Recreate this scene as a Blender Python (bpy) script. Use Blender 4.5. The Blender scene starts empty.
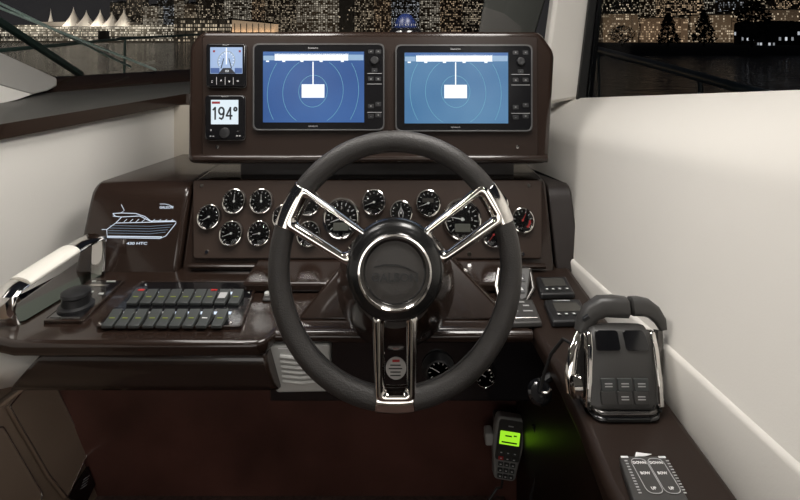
import bpy, math, random
from mathutils import Vector, Matrix
random.seed(7)
S = bpy.context.scene
col = S.collection
F, CX, HY, CZ = 525.0, 400.0, 38.0, 1.35     # focal length in pixels, column and row of the straight-ahead point, eye height

# ---------------------------------------------------------------- camera, sky, lights, exposure
cam = bpy.data.cameras.new('camera'); co = bpy.data.objects.new('camera', cam); col.objects.link(co)
co.location = (0, 0, CZ); co.rotation_euler = (math.pi/2, 0, 0)
cam.sensor_width = 36; cam.lens = 36*F/800; cam.shift_y = -(250-HY)/800
cam.clip_start = .02; cam.clip_end = 4000
S.camera = co
S.view_settings.view_transform = 'Standard'; S.view_settings.look = 'None'
S.view_settings.gamma = 1; S.view_settings.use_curve_mapping = False
S.view_settings.exposure = 0.0

wd = bpy.data.worlds.new('night_sky'); S.world = wd; wd.use_nodes = True
wn = wd.node_tree.nodes; wl = wd.node_tree.links
bg = wn['Background']
tc = wn.new('ShaderNodeTexCoord'); sx = wn.new('ShaderNodeSeparateXYZ'); rp = wn.new('ShaderNodeValToRGB')
wl.new(tc.outputs['Generated'], sx.inputs[0]); wl.new(sx.outputs['Z'], rp.inputs[0]); wl.new(rp.outputs[0], bg.inputs[0])
rp.color_ramp.elements[0].position = 0.0; rp.color_ramp.elements[0].color = (.026, .024, .025, 1)
rp.color_ramp.elements[1].position = .5; rp.color_ramp.elements[1].color = (.010, .011, .015, 1)
bg.inputs[1].default_value = 1.0

def area(name, loc, rot, size, power, color=(1, .962, .915), sy=None, shape='RECTANGLE'):
    l = bpy.data.lights.new(name, 'AREA'); l.shape = shape; l.size = size; l.size_y = sy or size
    l.energy = power; l.color = color
    o = bpy.data.objects.new(name, l); col.objects.link(o); o.location = loc; o.rotation_euler = rot
    return o
area('cabin_fill', (.28, .85, 1.98), (0, math.radians(40), 0), .35, 14.0, sy=.7)  # broad fill without a fixture, added to brighten the left wall
area('cabin_fill', (-.62, .95, 1.98), (0, math.radians(-38), 0), .35, 5.6, sy=.7)  # matching added fill, aimed at the right wall
area('cabin_fill', (-.38, 1.08, 2.0), (math.radians(22), math.radians(34), 0), .3, 6.0, sy=.3)  # extra fill added for the dark far end of the left wall
area('aft_fill', (-.15, -1.75, 1.15), (math.radians(84), 0, 0), 2.0, 11.0, sy=.8)  # unseen low panel behind the eye, added to brighten surfaces facing it
for k, (x, y, p) in enumerate(((-.55, .55, 1.2), (.25, .55, .8), (-.55, -.35, 1.0), (.5, -.35, 1.0))):
    area('downlight', (x, y, 2.02), (0, 0, 0), .07, p, shape='DISK')

# ---------------------------------------------------------------- materials
MATS = {}
def mat(name, c, rough=.5, metal=0, coat=0, bump=0, bscale=200, emit=0, ecol=None, var=0, vscale=8, spec=.5):
    m = bpy.data.materials.new(name); m.use_nodes = True
    nt = m.node_tree; b = nt.nodes['Principled BSDF']
    b.inputs['Base Color'].default_value = (*c, 1); b.inputs['Roughness'].default_value = rough
    b.inputs['Metallic'].default_value = metal; b.inputs['Coat Weight'].default_value = coat
    b.inputs['Coat Roughness'].default_value = .06; b.inputs['Specular IOR Level'].default_value = spec
    t = nt.nodes.new('ShaderNodeTexCoord')
    if emit:
        b.inputs['Base Color'].default_value = (*[v*.12 for v in c], 1)
        b.inputs['Emission Color'].default_value = (*(ecol or c), 1); b.inputs['Emission Strength'].default_value = emit
    if bump:
        n = nt.nodes.new('ShaderNodeTexNoise'); n.inputs['Scale'].default_value = bscale; n.inputs['Detail'].default_value = 3
        u = nt.nodes.new('ShaderNodeBump'); u.inputs['Strength'].default_value = bump; u.inputs['Distance'].default_value = .002
        nt.links.new(t.outputs['Object'], n.inputs['Vector']); nt.links.new(n.outputs['Fac'], u.inputs['Height']); nt.links.new(u.outputs[0], b.inputs['Normal'])
    if var:
        n = nt.nodes.new('ShaderNodeTexNoise'); n.inputs['Scale'].default_value = vscale; n.inputs['Detail'].default_value = 4
        r = nt.nodes.new('ShaderNodeValToRGB')
        r.color_ramp.elements[0].color = (*[v*(1-var) for v in c], 1); r.color_ramp.elements[1].color = (*[min(1, v*(1+var)) for v in c], 1)
        r.color_ramp.elements[0].position = .3; r.color_ramp.elements[1].position = .7
        nt.links.new(t.outputs['Object'], n.inputs['Vector']); nt.links.new(n.outputs['Fac'], r.inputs[0]); nt.links.new(r.outputs[0], b.inputs['Base Color'])
    MATS[name] = m
    return m
brown = mat('gloss_brown', (.021, .0125, .0092), .22, coat=.45, spec=.35, var=.08)
brown_satin = mat('satin_brown', (.021, .0130, .0098), .38, coat=0, spec=.22, bump=.04, bscale=300)
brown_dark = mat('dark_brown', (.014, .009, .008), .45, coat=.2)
panel_brown = mat('panel_brown', (.035, .0225, .017), .38, metal=.0, coat=0, spec=.35, bump=.02, bscale=400)
mahog = mat('mahogany', (.10, .042, .033), .35, coat=.5, var=.35, vscale=5)
black = mat('black_plastic', (.012, .012, .013), .4, bump=.03, bscale=500)
gloss_black = mat('gloss_black', (.006, .006, .007), .12, coat=.6)
charcoal = mat('charcoal_plastic', (.045, .043, .041), .42, bump=.05, bscale=600)
keygrey = mat('key_grey', (.048, .052, .051), .38)
leather = mat('grey_leather', (.040, .037, .035), .46, bump=.5, bscale=420, var=.12, vscale=40)
hubblack = mat('hub_black', (.012, .012, .012), .26, coat=.3)
capgrey = mat('cap_grey', (.062, .057, .053), .5, bump=.15, bscale=500)
chrome = mat('chrome', (.80, .78, .75), .07, metal=1)
steel_dark = mat('dark_steel', (.12, .115, .11), .2, metal=.9)
steel = mat('brushed_steel', (.62, .60, .57), .25, metal=1, bump=.02)
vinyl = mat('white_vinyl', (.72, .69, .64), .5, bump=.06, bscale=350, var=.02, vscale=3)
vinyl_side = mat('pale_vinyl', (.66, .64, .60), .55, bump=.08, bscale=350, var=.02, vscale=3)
tan = mat('tan_fabric', (.42, .38, .32), .8, bump=.1)
greyfab = mat('grey_fabric', (.30, .29, .27), .85, bump=.15, bscale=600)
shelfgrey = mat('shelf_grey', (.075, .072, .065), .5, coat=.1, bump=.05)
whitegrip = mat('white_grip', (.80, .77, .70), .4)
whiteplastic = mat('grey_white_plastic', (.5, .5, .48), .45)
whiteplastic_dark = mat('handset_grey', (.26, .26, .25), .4)
rubber = mat('black_rubber', (.008, .008, .008), .6)
cable = mat('cable_black', (.02, .02, .02), .45)
carpet = mat('carpet', (.10, .06, .05), .95, bump=1, bscale=300, var=.3, vscale=80)
lcd = mat('lcd_grey', (.20, .21, .18), .3)
lcd_dark = mat('lcd_dark', (.06, .058, .052), .25)
white_ink = mat('white_ink', (.8, .8, .8), .5)
grey_ink = mat('grey_ink', (.42, .42, .42), .5)
red_ink = mat('red_ink', (.55, .03, .03), .5)
emblem_grey = mat('emblem_dark', (.006, .006, .006), .35)
art = mat('lit_artwork', (.75, .82, .9), .5, emit=.75, ecol=(.75, .85, 1))
artdim = mat('lit_artwork_blue', (.3, .4, .5), .5, emit=.16, ecol=(.45, .65, .9))
green_led = mat('green_led', (.5, .6, .05), .5, emit=.22, ecol=(.75, .85, .15))
blue_led = mat('blue_white_led', (.7, .8, 1), .5, emit=1.0, ecol=(.75, .85, 1))
vhf_lcd = mat('lime_screen', (.3, .7, .02), .4, emit=.85, ecol=(.42, .95, .03))
dark_ink = mat('dark_ink', (.01, .02, .01), .6)
scr_white = mat('screen_white', (.8, .9, 1), .4, emit=1.0, ecol=(.92, .97, 1))
scr_cyan = mat('screen_cyan', (.2, .6, .8), .4, emit=.5, ecol=(.22, .62, .85))
scr_pale = mat('screen_pale', (.4, .6, .8), .4, emit=.55, ecol=(.40, .62, .92))
scr_i = mat('screen_paleblue', (.5, .65, .9), .4, emit=.62, ecol=(.45, .62, .95))
scr_num = mat('screen_icewhite', (.8, .9, 1), .4, emit=.8, ecol=(.80, .92, 1))
scr_ink = mat('screen_ink', (.01, .012, .02), .5)
scr_red = mat('screen_red', (.5, .02, .04), .5, emit=.3, ecol=(.7, .03, .05))
compass_blue = mat('compass_blue', (.08, .15, .6), .35, coat=0, emit=.02, ecol=(.06, .15, .7))
hullwhite = mat('hull_gelcoat', (.6, .6, .58), .3)
bronze = mat('door_bronze', (.32, .24, .18), .4, metal=.2, var=.1, vscale=2)

def screen_mat(name, a, b):
    m = mat(name, a, .25); nt = m.node_tree; bs = nt.nodes['Principled BSDF']
    t = nt.nodes.new('ShaderNodeTexCoord'); n = nt.nodes.new('ShaderNodeTexNoise'); n.inputs['Scale'].default_value = 5
    r = nt.nodes.new('ShaderNodeValToRGB'); r.color_ramp.elements[0].color = (*a, 1); r.color_ramp.elements[1].color = (*b, 1)
    r.color_ramp.elements[0].position = .35; r.color_ramp.elements[1].position = .65
    nt.links.new(t.outputs['Object'], n.inputs['Vector']); nt.links.new(n.outputs['Fac'], r.inputs[0]); nt.links.new(r.outputs[0], bs.inputs['Emission Color'])
    bs.inputs['Emission Strength'].default_value = 1; bs.inputs['Base Color'].default_value = (.01, .01, .015, 1)
    return m
scr_a = screen_mat('chart_blue', (.026, .088, .27), (.038, .118, .33))
scr_b = screen_mat('chart_paleblue', (.055, .17, .34), (.095, .23, .40))

def glass_mat(name, tint, refl=1.0, rough=.0):
    m = bpy.data.materials.new(name); m.use_nodes = True; nt = m.node_tree; nt.nodes.clear()
    o = nt.nodes.new('ShaderNodeOutputMaterial'); tr = nt.nodes.new('ShaderNodeBsdfTransparent'); gl = nt.nodes.new('ShaderNodeBsdfGlossy')
    mx = nt.nodes.new('ShaderNodeMixShader'); fr = nt.nodes.new('ShaderNodeFresnel'); fr.inputs[0].default_value = 1.45
    mu = nt.nodes.new('ShaderNodeMath'); mu.operation = 'MULTIPLY'; mu.inputs[1].default_value = refl
    tr.inputs[0].default_value = (*tint, 1); gl.inputs['Roughness'].default_value = rough
    nt.links.new(fr.outputs[0], mu.inputs[0]); nt.links.new(mu.outputs[0], mx.inputs[0]); nt.links.new(tr.outputs[0], mx.inputs[1]); nt.links.new(gl.outputs[0], mx.inputs[2])
    nt.links.new(mx.outputs[0], o.inputs[0])
    return m
pane = glass_mat('window_glass', (.88, .91, .90), .12)
gauge_glass = glass_mat('gauge_glass', (.92, .92, .92), .7, .02)

def facade_mat(name, wall, lit, dens, wx, wz, strength, seed):
    """night facade: a wall with a grid of windows, some of them lit"""
    m = mat(name, wall, .7); nt = m.node_tree; N = nt.nodes.new; L = nt.links.new; bs = nt.nodes['Principled BSDF']
    g = N('ShaderNodeNewGeometry'); s = N('ShaderNodeSeparateXYZ'); L(g.outputs['Position'], s.inputs[0])
    def op(o, a, b=None):
        n = N('ShaderNodeMath'); n.operation = o
        for i, v in enumerate((a, b)):
            if v is None: continue
            if isinstance(v, (int, float)): n.inputs[i].default_value = v
            else: L(v, n.inputs[i])
        return n.outputs[0]
    u = op('DIVIDE', op('ADD', s.outputs['X'], op('MULTIPLY', s.outputs['Y'], .77)), wx); v = op('DIVIDE', s.outputs['Z'], wz)
    cb = N('ShaderNodeCombineXYZ'); L(op('FLOOR', u), cb.inputs[0]); L(op('FLOOR', v), cb.inputs[1]); cb.inputs[2].default_value = seed
    w = N('ShaderNodeTexWhiteNoise'); L(cb.outputs[0], w.inputs[0])
    cb2 = N('ShaderNodeCombineXYZ'); cb2.inputs[0].default_value = seed+.5; L(op('FLOOR', v), cb2.inputs[1])
    w2 = N('ShaderNodeTexWhiteNoise'); L(cb2.outputs[0], w2.inputs[0])
    lit_cell = op('LESS_THAN', op('MULTIPLY', w.outputs['Value'], op('ADD', .55, w2.outputs['Value'])), dens)
    mask = op('MULTIPLY', op('GREATER_THAN', op('FRACT', u), .28), op('GREATER_THAN', op('FRACT', v), .38))
    sep = N('ShaderNodeSeparateXYZ'); L(w.outputs['Color'], sep.inputs[0])
    e = op('MULTIPLY', op('MULTIPLY', mask, lit_cell), op('MULTIPLY', op('ADD', .25, op('POWER', sep.outputs['Y'], 2)), strength))
    bs.inputs['Emission Color'].default_value = (*lit, 1); L(e, bs.inputs['Emission Strength'])
    return m

# ---------------------------------------------------------------- mesh helpers
def V(*a): return Vector(a)
def P(px, py, Y): return V((px-CX)*Y/F, Y, CZ-(py-HY)*Y/F)
class Frame:
    """a local frame: x to the right, y up along the surface, z out of the surface"""
    def __init__(s, O, tilt=None, M=None):
        if M is None:
            t = math.radians(tilt)
            x, u, n = V(1, 0, 0), V(0, math.sin(t), math.cos(t)), V(0, -math.cos(t), math.sin(t))
            M = Matrix(((x.x, u.x, n.x, O[0]), (x.y, u.y, n.y, O[1]), (x.z, u.z, n.z, O[2]), (0, 0, 0, 1)))
        s.M = M; s.I = M.inverted()
    def pix(s, px, py, h=0):
        n = s.M.to_3x3() @ V(0, 0, 1); o = s.M.translation + n*h; c = V(0, 0, CZ)
        d = V((px-CX)/F, 1, -(py-HY)/F); t = (o-c).dot(n)/d.dot(n)
        q = s.I @ (c+d*t); return q.x, q.y
    def at(s, x, y, z=0): return Frame(None, M=s.M @ Matrix.Translation((x, y, z)))
    def atpix(s, px, py, h=0): return s.at(*s.pix(px, py, h), h)
def fillet(pts, r, n=5):
    out = []; k = len(pts)
    for i in range(k):
        a, b, c = V(*pts[i-1]), V(*pts[i]), V(*pts[(i+1) % k])
        d1, d2 = (a-b), (c-b); rr = min(r, d1.length*.45, d2.length*.45); p, q = b+d1.normalized()*rr, b+d2.normalized()*rr
        for j in range(n+1):
            t = j/n; out.append(tuple((p*(1-t)**2+b*2*t*(1-t)+q*t*t)))
    return out
def rrect(x0, y0, x1, y1, r, n=5): return fillet([(x0, y0), (x1, y0), (x1, y1), (x0, y1)], r, n)
class MB:
    def __init__(s): s.v = []; s.f = []
    def add(s, vs, fs, M=None):
        b = len(s.v); s.v += [(M @ Vector(v)) if M else Vector(v) for v in vs]; s.f += [tuple(b+i for i in f) for f in fs]; return s
    def box(s, c, d, M=None):
        x, y, z = (k/2 for k in d)
        vs = [(c[0]+i*x, c[1]+j*y, c[2]+k*z) for i in (-1, 1) for j in (-1, 1) for k in (-1, 1)]
        return s.add(vs, [(0, 1, 3, 2), (4, 6, 7, 5), (0, 4, 5, 1), (2, 3, 7, 6), (0, 2, 6, 4), (1, 5, 7, 3)], M)
    def hexa(s, p):     # 8 points: 4 of one face in order, then the 4 facing them
        return s.add(p, [(3, 2, 1, 0), (4, 5, 6, 7), (0, 1, 5, 4), (1, 2, 6, 5), (2, 3, 7, 6), (3, 0, 4, 7)])
    def prism(s, poly, z0, z1, M=None, top=1.0):
        n = len(poly); cx = sum(p[0] for p in poly)/n; cy = sum(p[1] for p in poly)/n
        vs = [(p[0], p[1], z0) for p in poly]+[(cx+(p[0]-cx)*top, cy+(p[1]-cy)*top, z1) for p in poly]
        return s.add(vs, [tuple(range(n-1, -1, -1)), tuple(range(n, 2*n))]+[(i, (i+1) % n, n+(i+1) % n, n+i) for i in range(n)], M)
    def ring(s, outer, inner, z0, z1, M=None):
        n = len(outer); vs = [(*p[:2], z) for L in (outer, inner) for z in (z0, z1) for p in L]; fs = []
        for i in range(n):
            j = (i+1) % n
            fs += [(i, j, n+j, n+i), (2*n+j, 2*n+i, 3*n+i, 3*n+j), (n+i, n+j, 3*n+j, 3*n+i), (j, i, 2*n+i, 2*n+j)]
        return s.add(vs, fs, M)
    def lathe(s, prof, n=32, M=None, sx=1, sy=1):
        vs = []; fs = []; k = len(prof)
        for r, z in prof:
            for i in range(n):
                a = 2*math.pi*i/n; vs.append((r*math.cos(a)*sx, r*math.sin(a)*sy, z))
        for j in range(k-1):
            for i in range(n):
                a, b = j*n+i, j*n+(i+1) % n; fs.append((a, b, b+n, a+n))
        if prof[0][0] > 1e-6: fs.append(tuple(range(n-1, -1, -1)))
        if prof[-1][0] > 1e-6: fs.append(tuple(range((k-1)*n, k*n)))
        return s.add(vs, fs, M)
    def loft(s, secs, closed=True, caps=True, M=None):
        n = len(secs[0]); vs = [p for q in secs for p in q]; fs = []
        for j in range(len(secs)-1):
            for i in range(n if closed else n-1):
                a, b = j*n+i, j*n+(i+1) % n; fs.append((a, b, b+n, a+n))
        if caps and closed: fs += [tuple(range(n-1, -1, -1)), tuple(range((len(secs)-1)*n, len(secs)*n))]
        return s.add(vs, fs, M)
    def tube(s, pts, r, n=10, closed=False, flat=1.0, up=None, M=None, sq=0):
        pts = [Vector(p) for p in pts]; k = len(pts); R = r if isinstance(r, (list, tuple)) else [r]*k
        T = []
        for i in range(k):
            a = pts[(i-1) % k] if closed or i > 0 else pts[i]; b = pts[(i+1) % k] if closed or i < k-1 else pts[i]
            T.append((b-a).normalized())
        nrm = Vector(up) if up else (V(0, 0, 1) if abs(T[0].z) < .9 else V(1, 0, 0))
        secs = []
        for i in range(k):
            nrm = (nrm-T[i]*nrm.dot(T[i])).normalized(); bi = T[i].cross(nrm)
            row = []
            for j in range(n):
                c, d = math.cos(2*math.pi*j/n), math.sin(2*math.pi*j/n); q = 1/(abs(c)**sq+abs(d)**sq)**(1/sq) if sq else 1
                row.append(pts[i]+(nrm*c*flat+bi*d)*R[i]*q)
            secs.append(row)
        if closed: secs.append(secs[0])
        return s.loft(secs, True, not closed, M)
    def build(s, name, m, parent=None, bevel=0, seg=2, smooth=True, world=False, sub=0):
        me = bpy.data.meshes.new(name); vs = s.v
        if world and parent is not None: inv = parent_world(parent).inverted(); vs = [inv @ v for v in vs]
        me.from_pydata([tuple(v) for v in vs], [], s.f); me.update()
        import bmesh
        b = bmesh.new(); b.from_mesh(me); bmesh.ops.remove_doubles(b, verts=b.verts, dist=1e-7); bmesh.ops.recalc_face_normals(b, faces=b.faces); b.to_mesh(me); b.free()
        if smooth:
            me.shade_smooth(); me.set_sharp_from_angle(angle=math.radians(38))
        me.materials.append(m); o = bpy.data.objects.new(name, me); col.objects.link(o)
        if parent is not None: o.parent = parent
        if bevel:
            q = o.modifiers.new('bevel', 'BEVEL'); q.width = bevel; q.segments = seg; q.limit_method = 'ANGLE'; q.angle_limit = math.radians(35)
        if sub:
            q = o.modifiers.new('subdivision', 'SUBSURF'); q.levels = q.render_levels = sub
        return o
WM = {}
def parent_world(o):
    M = WM.get(o.name, Matrix.Identity(4))
    return parent_world(o.parent) @ M if o.parent else M
def tag(o, label=None, cat=None, group=None, kind=None):
    for k, v in (('label', label), ('category', cat), ('group', group), ('kind', kind)):
        if v: o[k] = v
    return o
def thing(name, label, cat, fr, group=None):
    o = bpy.data.objects.new(name, None); col.objects.link(o); o.empty_display_size = .02
    M = fr.M if isinstance(fr, Frame) else Matrix.Translation(fr)
    o.matrix_world = M; WM[o.name] = M.copy()
    return tag(o, label, cat, group)
def struct(name, mb, m, **k):
    return tag(mb.build(name, m, **k), kind='structure')
def copy_tree(o, parent=None):
    c = o.copy(); col.objects.link(c)
    if o.name in WM: WM[c.name] = WM[o.name].copy()
    if parent: c.parent = parent
    for ch in list(o.children): copy_tree(ch, c)
    return c
def text(body, size, m, parent, name, x=0, y=0, z=0, ext=.0002, align='CENTER', sxy=(1, 1), rot=0, bold=0, shear=0):
    c = bpy.data.curves.new('t', 'FONT'); c.body = body; c.size = size; c.align_x = align; c.align_y = 'CENTER'; c.extrude = ext; c.offset = bold; c.shear = shear; c.resolution_u = 3
    t = bpy.data.objects.new('t', c); col.objects.link(t)
    dg = bpy.context.evaluated_depsgraph_get(); me = bpy.data.meshes.new_from_object(t.evaluated_get(dg))
    col.objects.unlink(t); bpy.data.objects.remove(t)
    me.transform(Matrix.Translation((x, y, z)) @ Matrix.Rotation(rot, 4, 'Z') @ Matrix.Diagonal((sxy[0], sxy[1], 1, 1)))
    me.materials.clear(); me.materials.append(m); me.name = name
    o = bpy.data.objects.new(name, me); col.objects.link(o); o.parent = parent
    return o

# ---------------------------------------------------------------- frames of the main surfaces
CTZ = .80
POD = Frame(P(370, 158, 1.30), 15)
GP = Frame(P(370, 270, 1.245), 22)
CT = Frame(V(0, 1.1, CTZ), 90)          # worktop: y runs forward
WH = Frame(P(395, 265, .83), 10); SHF = Frame(P(395, 284, .83), 24); KY = 1.048
def prect(fr, x0, y0, x1, y1, h=0):     # photo rectangle -> local rectangle on a surface
    a = fr.pix(x0, y1, h); b = fr.pix(x1, y1, h); c = fr.pix(x1, y0, h); d = fr.pix(x0, y0, h)
    return [a, b, c, d]
def rel(pts, c): return [(p[0]-c[0], p[1]-c[1]) for p in pts]

# ================================================================ SETTING
# ---- left side: wall, shelf, front bulkhead
m = MB(); m.loft([[V(-1.05, -1.9, .74), V(-.914, 1.2, .74), V(-.775, 1.80, .74)], [V(-1.12, -1.9, 1.121), V(-.914, 1.2, 1.121), V(-.775, 1.80, 1.121)]], closed=False)
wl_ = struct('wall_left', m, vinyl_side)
m = MB(); m.add([(-.775, 1.80, 0), (.62, 1.80, 0), (.62, 1.80, 1.12), (-.775, 1.80, 1.12)], [(0, 1, 2, 3)])
struct('wall_front', m, tan)
front_edge = [(-1.0, -.2), (-.90, 1.177), (-.745, 1.83), (-.30, 1.86), (.60, 1.86)]
base = [(-1.75, -.2), (-1.62, 1.3), (-1.27, 1.95), (-.98, 2.40), (-.5, 2.66), (0, 2.76), (.45, 2.62), (.72, 2.1)]
m = MB()
fe = [V(x, y, 1.156) for x, y in front_edge]
m.loft([[V(p.x, p.y, 1.121) for p in fe], fe], closed=False)
struct('trim_1', m, brown)
m = MB(); poly = [V(x, y, 1.156) for x, y in front_edge]+[V(x*.97, y-.06, 1.156) for x, y in reversed(base)]
m.add(poly, [tuple(range(len(poly)))]); struct('trim_2', m, shelfgrey)
m = MB(); m.loft([[V(x*.97, y-.06, 1.156) for x, y in base], [V(x, y, 1.203) for x, y in base], [V(x*1.03, y+.05, 1.203) for x, y in base]], closed=False)
struct('trim_3', m, brown)

# ---- windshield: panes, mullions
top = [(-1.45, -.3), (-1.30, .75), (-1.05, 1.05), (-.85, 1.2), (-.45, 1.3), (0, 1.33), (.42, 1.28), (.75, 1.05)]
def wpane(n, i0, i1):
    m = MB(); m.loft([[V(x, y, 1.203) for x, y in base[i0:i1+1]], [V(x, y, 2.06) for x, y in top[i0:i1+1]]], closed=False)
    return struct('window_%d' % n, m, pane)
wpane(1, 0, 2); wpane(2, 2, 6); wpane(3, 6, 7)
def bar(a, b, w, d, name, m_, label=None, cat=None):
    a, b = Vector(a), Vector(b); t = (b-a).normalized(); s_ = t.cross(V(0, 1, 0)).normalized(); q = t.cross(s_)
    mb = MB(); mb.hexa([a-s_*w-q*d, a+s_*w-q*d, a+s_*w+q*d, a-s_*w+q*d, b-s_*w-q*d, b+s_*w-q*d, b+s_*w+q*d, b-s_*w+q*d])
    return struct(name, mb, m_, bevel=min(w, d)*.4)
bar(P(82, 75.5, 2.06), P(-70, -24, 1.55), .010, .012, 'trim_4', mat('mullion_green', (.012, .022, .018), .35, coat=.5))
seal = mat('seal_grey', (.34, .42, .38), .35, metal=.3)
bar(P(156, 70, 2.24), P(-60, -16, 1.65), .0035, .006, 'trim_5', seal)
bar(P(131, 67, 2.20), P(-60, -26, 1.63), .0028, .006, 'trim_6', seal)
# grey lining at the foot of the left pillar
def slab(pix, Ys, th, name, m_, bev=.004):
    mb = MB(); a = [P(x, y, Y) for (x, y), Y in zip(pix, Ys)]; n = len(a)
    b = [p+V(-.25*th/.02*.08, th, -.0) for p in a]
    mb.add(a+b, [tuple(range(n-1, -1, -1)), tuple(range(n, 2*n))]+[(i, (i+1) % n, n+(i+1) % n, n+i) for i in range(n)])
    return struct(name, mb, m_, bevel=bev)
slab([(-40, 34), (57, 78.5), (57, 86), (48, 91), (33, 94.5), (-40, 74)], [1.5, 1.86, 1.86, 1.80, 1.72, 1.45], .05, 'trim_7', greyfab, .006)
slab([(-40, 74), (33, 94.5), (20, 99), (-40, 114)], [1.45, 1.72, 1.64, 1.42], .03, 'trim_8', vinyl_side)
# right: grey mullion of the windshield and white side pillar
m = MB(); a = [P(474, 50, 2.25), P(532, 50, 2.25), P(553, -20, 2.05), P(489, -20, 2.05)]
top_ = [P(612, -220, 1.5), P(530, -220, 1.5)]
def strip(name, L, R, th, m_, bev=.008):
    mb = MB(); secs = []
    for l, r in zip(L, R):
        l, r = Vector(l), Vector(r); secs.append([l, r, r+V(.0, th, 0), l+V(0, th, 0)])
    mb.loft(secs); return struct(name, mb, m_, bevel=bev)
strip('trim_9', [P(474, 62, 2.35), P(489, -20, 2.15), P(520, -220, 1.6)], [P(527, 62, 2.35), P(552, -20, 2.15), P(600, -220, 1.6)], .04, greyfab)
strip('trim_10', [P(543, 105, 1.62), P(546, 60, 1.6), P(557, -20, 1.55), P(600, -260, 1.3)], [P(581, 99, 1.62), P(587, 60, 1.6), P(597, -20, 1.55), P(640, -260, 1.3)], .06, vinyl, .012)
# ---- right wall lofted through its creases
rails = []   # (Y, base X, groove, crease, sill)
for Y in (-1.9, -.6, .2, .45, .7, .95, 1.25, 1.5, 1.82):
    k = (Y-.75)/.75
    gx, gz = .414, min(.93, .888-(Y-.64)*.123)
    gz = max(gz, .806)
    cx_, cz_ = .533-.082*(Y-.7)/.8, 1.167-.086*(Y-.7)/.8
    sx_, sz_ = .648-.132*(Y-.85), 1.266-.132*(Y-.85)
    if Y < .2: gx, gz, cx_, cz_, sx_, sz_ = .414, .93, .60, 1.22, .734, 1.352
    if Y > 1.6: pass
    lo = V(.41, Y, CTZ-.005); g = V(gx, Y, gz); c = V(cx_, Y, cz_); s_ = V(sx_, Y, sz_)
    row = [V(.41, Y, 0), lo, V(gx-.004, Y, gz-.001), V(gx-.001, Y, gz+.004), V(gx+.004, Y, gz+.006)]
    for t in (.25, .5, .75, .9): row.append(g.lerp(c, t)+V(.004, 0, .006)*(1-t))
    row.append(g.lerp(c, .97)); row.append(c.lerp(s_, .06)+V(0, 0, .004)); row.append(c.lerp(s_, .3)+V(0, 0, .010)); row.append(c.lerp(s_, .7)+V(0, 0, .010)); row.append(s_); row.append(s_+V(.03, 0, -.004))
    rails.append(row)
m = MB(); m.loft(rails, closed=False, caps=False); wr = struct('wall_right', m, vinyl)
# right side window with black gasket
m = MB(); m.add([V(.66, 1.66, 1.17), V(.70, -.4, 1.36), V(.85, -.4, 2.06), V(.70, .9, 2.06), V(.66, 1.5, 1.4)], [(0, 1, 2, 3, 4)])
m = MB(); A0, A1 = P(588, 99, 1.60), P(600, -20, 1.60)
gl = [V(.567, 1.60, 1.164), V(.745, .2, 1.348), V(.75, -.4, 1.345), V(.86, -.4, 2.06), V(.80, .9, 2.06), P(600, -20, 1.53)]
m.add(gl, [(0, 1, 2, 3, 4, 5)]); struct('window_4', m, pane)
strip('trim_11', [P(577.5, 101, 1.60), P(591, -10, 1.52), P(622, -260, 1.27)], [P(586, 101, 1.60), P(598.5, -10, 1.52), P(632, -260, 1.27)], .02, rubber, .003)
strip('trim_12', [P(587, 101, 1.60), P(599, -10, 1.52), P(633, -260, 1.27)], [P(593, 101, 1.60), P(604, -10, 1.52), P(640, -260, 1.27)], .02, gloss_black, .003)
# ---- rest of the cabin
m = MB(); m.add([(-1.3, -1.9, 0), (1.0, -1.9, 0), (1.0, 1.8, 0), (-1.3, 1.8, 0)], [(0, 1, 2, 3)]); struct('floor', m, carpet)
m = MB(); poly = [(x, y, 2.06) for x, y in top]+[(.95, .9, 2.06), (.95, -1.9, 2.06), (-1.45, -1.9, 2.06)]
m.add(poly, [tuple(range(len(poly)))]); struct('ceiling', m, greyfab)
m = MB(); m.add([(-1.45, -1.9, 0), (.95, -1.9, 0), (.95, -1.9, 2.06), (-1.45, -1.9, 2.06)], [(0, 1, 2, 3)]); struct('wall_back', m, tan)
# left footwell side: sloping panels with seams
def side_pt(Y, z): return V(-.862-.40*z, Y, z)
m = MB()
m.loft([[side_pt(.2, 0), side_pt(1.52, 0)], [side_pt(.2, .755), side_pt(1.52, .755)]], closed=False)
struct('baseboard_left', m, bronze)

# ================================================================ OUTSIDE: deck, rails, water, shore, city
SEA = -2.6
def water_mat():
    m = mat('night_water', (.004, .005, .007), .08, bump=0, spec=.22); nt = m.node_tree; b = nt.nodes['Principled BSDF']
    t = nt.nodes.new('ShaderNodeTexCoord'); mp = nt.nodes.new('ShaderNodeMapping'); mp.inputs['Scale'].default_value = (.5, .9, 1)
    n = nt.nodes.new('ShaderNodeTexNoise'); n.inputs['Scale'].default_value = 1.0; n.inputs['Detail'].default_value = 5
    u = nt.nodes.new('ShaderNodeBump'); u.inputs['Strength'].default_value = 1.0; u.inputs['Distance'].default_value = .5
    nt.links.new(t.outputs['Object'], mp.inputs[0]); nt.links.new(mp.outputs[0], n.inputs['Vector']); nt.links.new(n.outputs['Fac'], u.inputs['Height']); nt.links.new(u.outputs[0], b.inputs['Normal'])
    return m
m = MB(); m.add([(-1200, -60, SEA), (1200, -60, SEA), (1200, 1500, SEA), (-1200, 1500, SEA)], [(0, 1, 2, 3)]); tag(m.build('sea', water_mat()), kind='structure')
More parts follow.
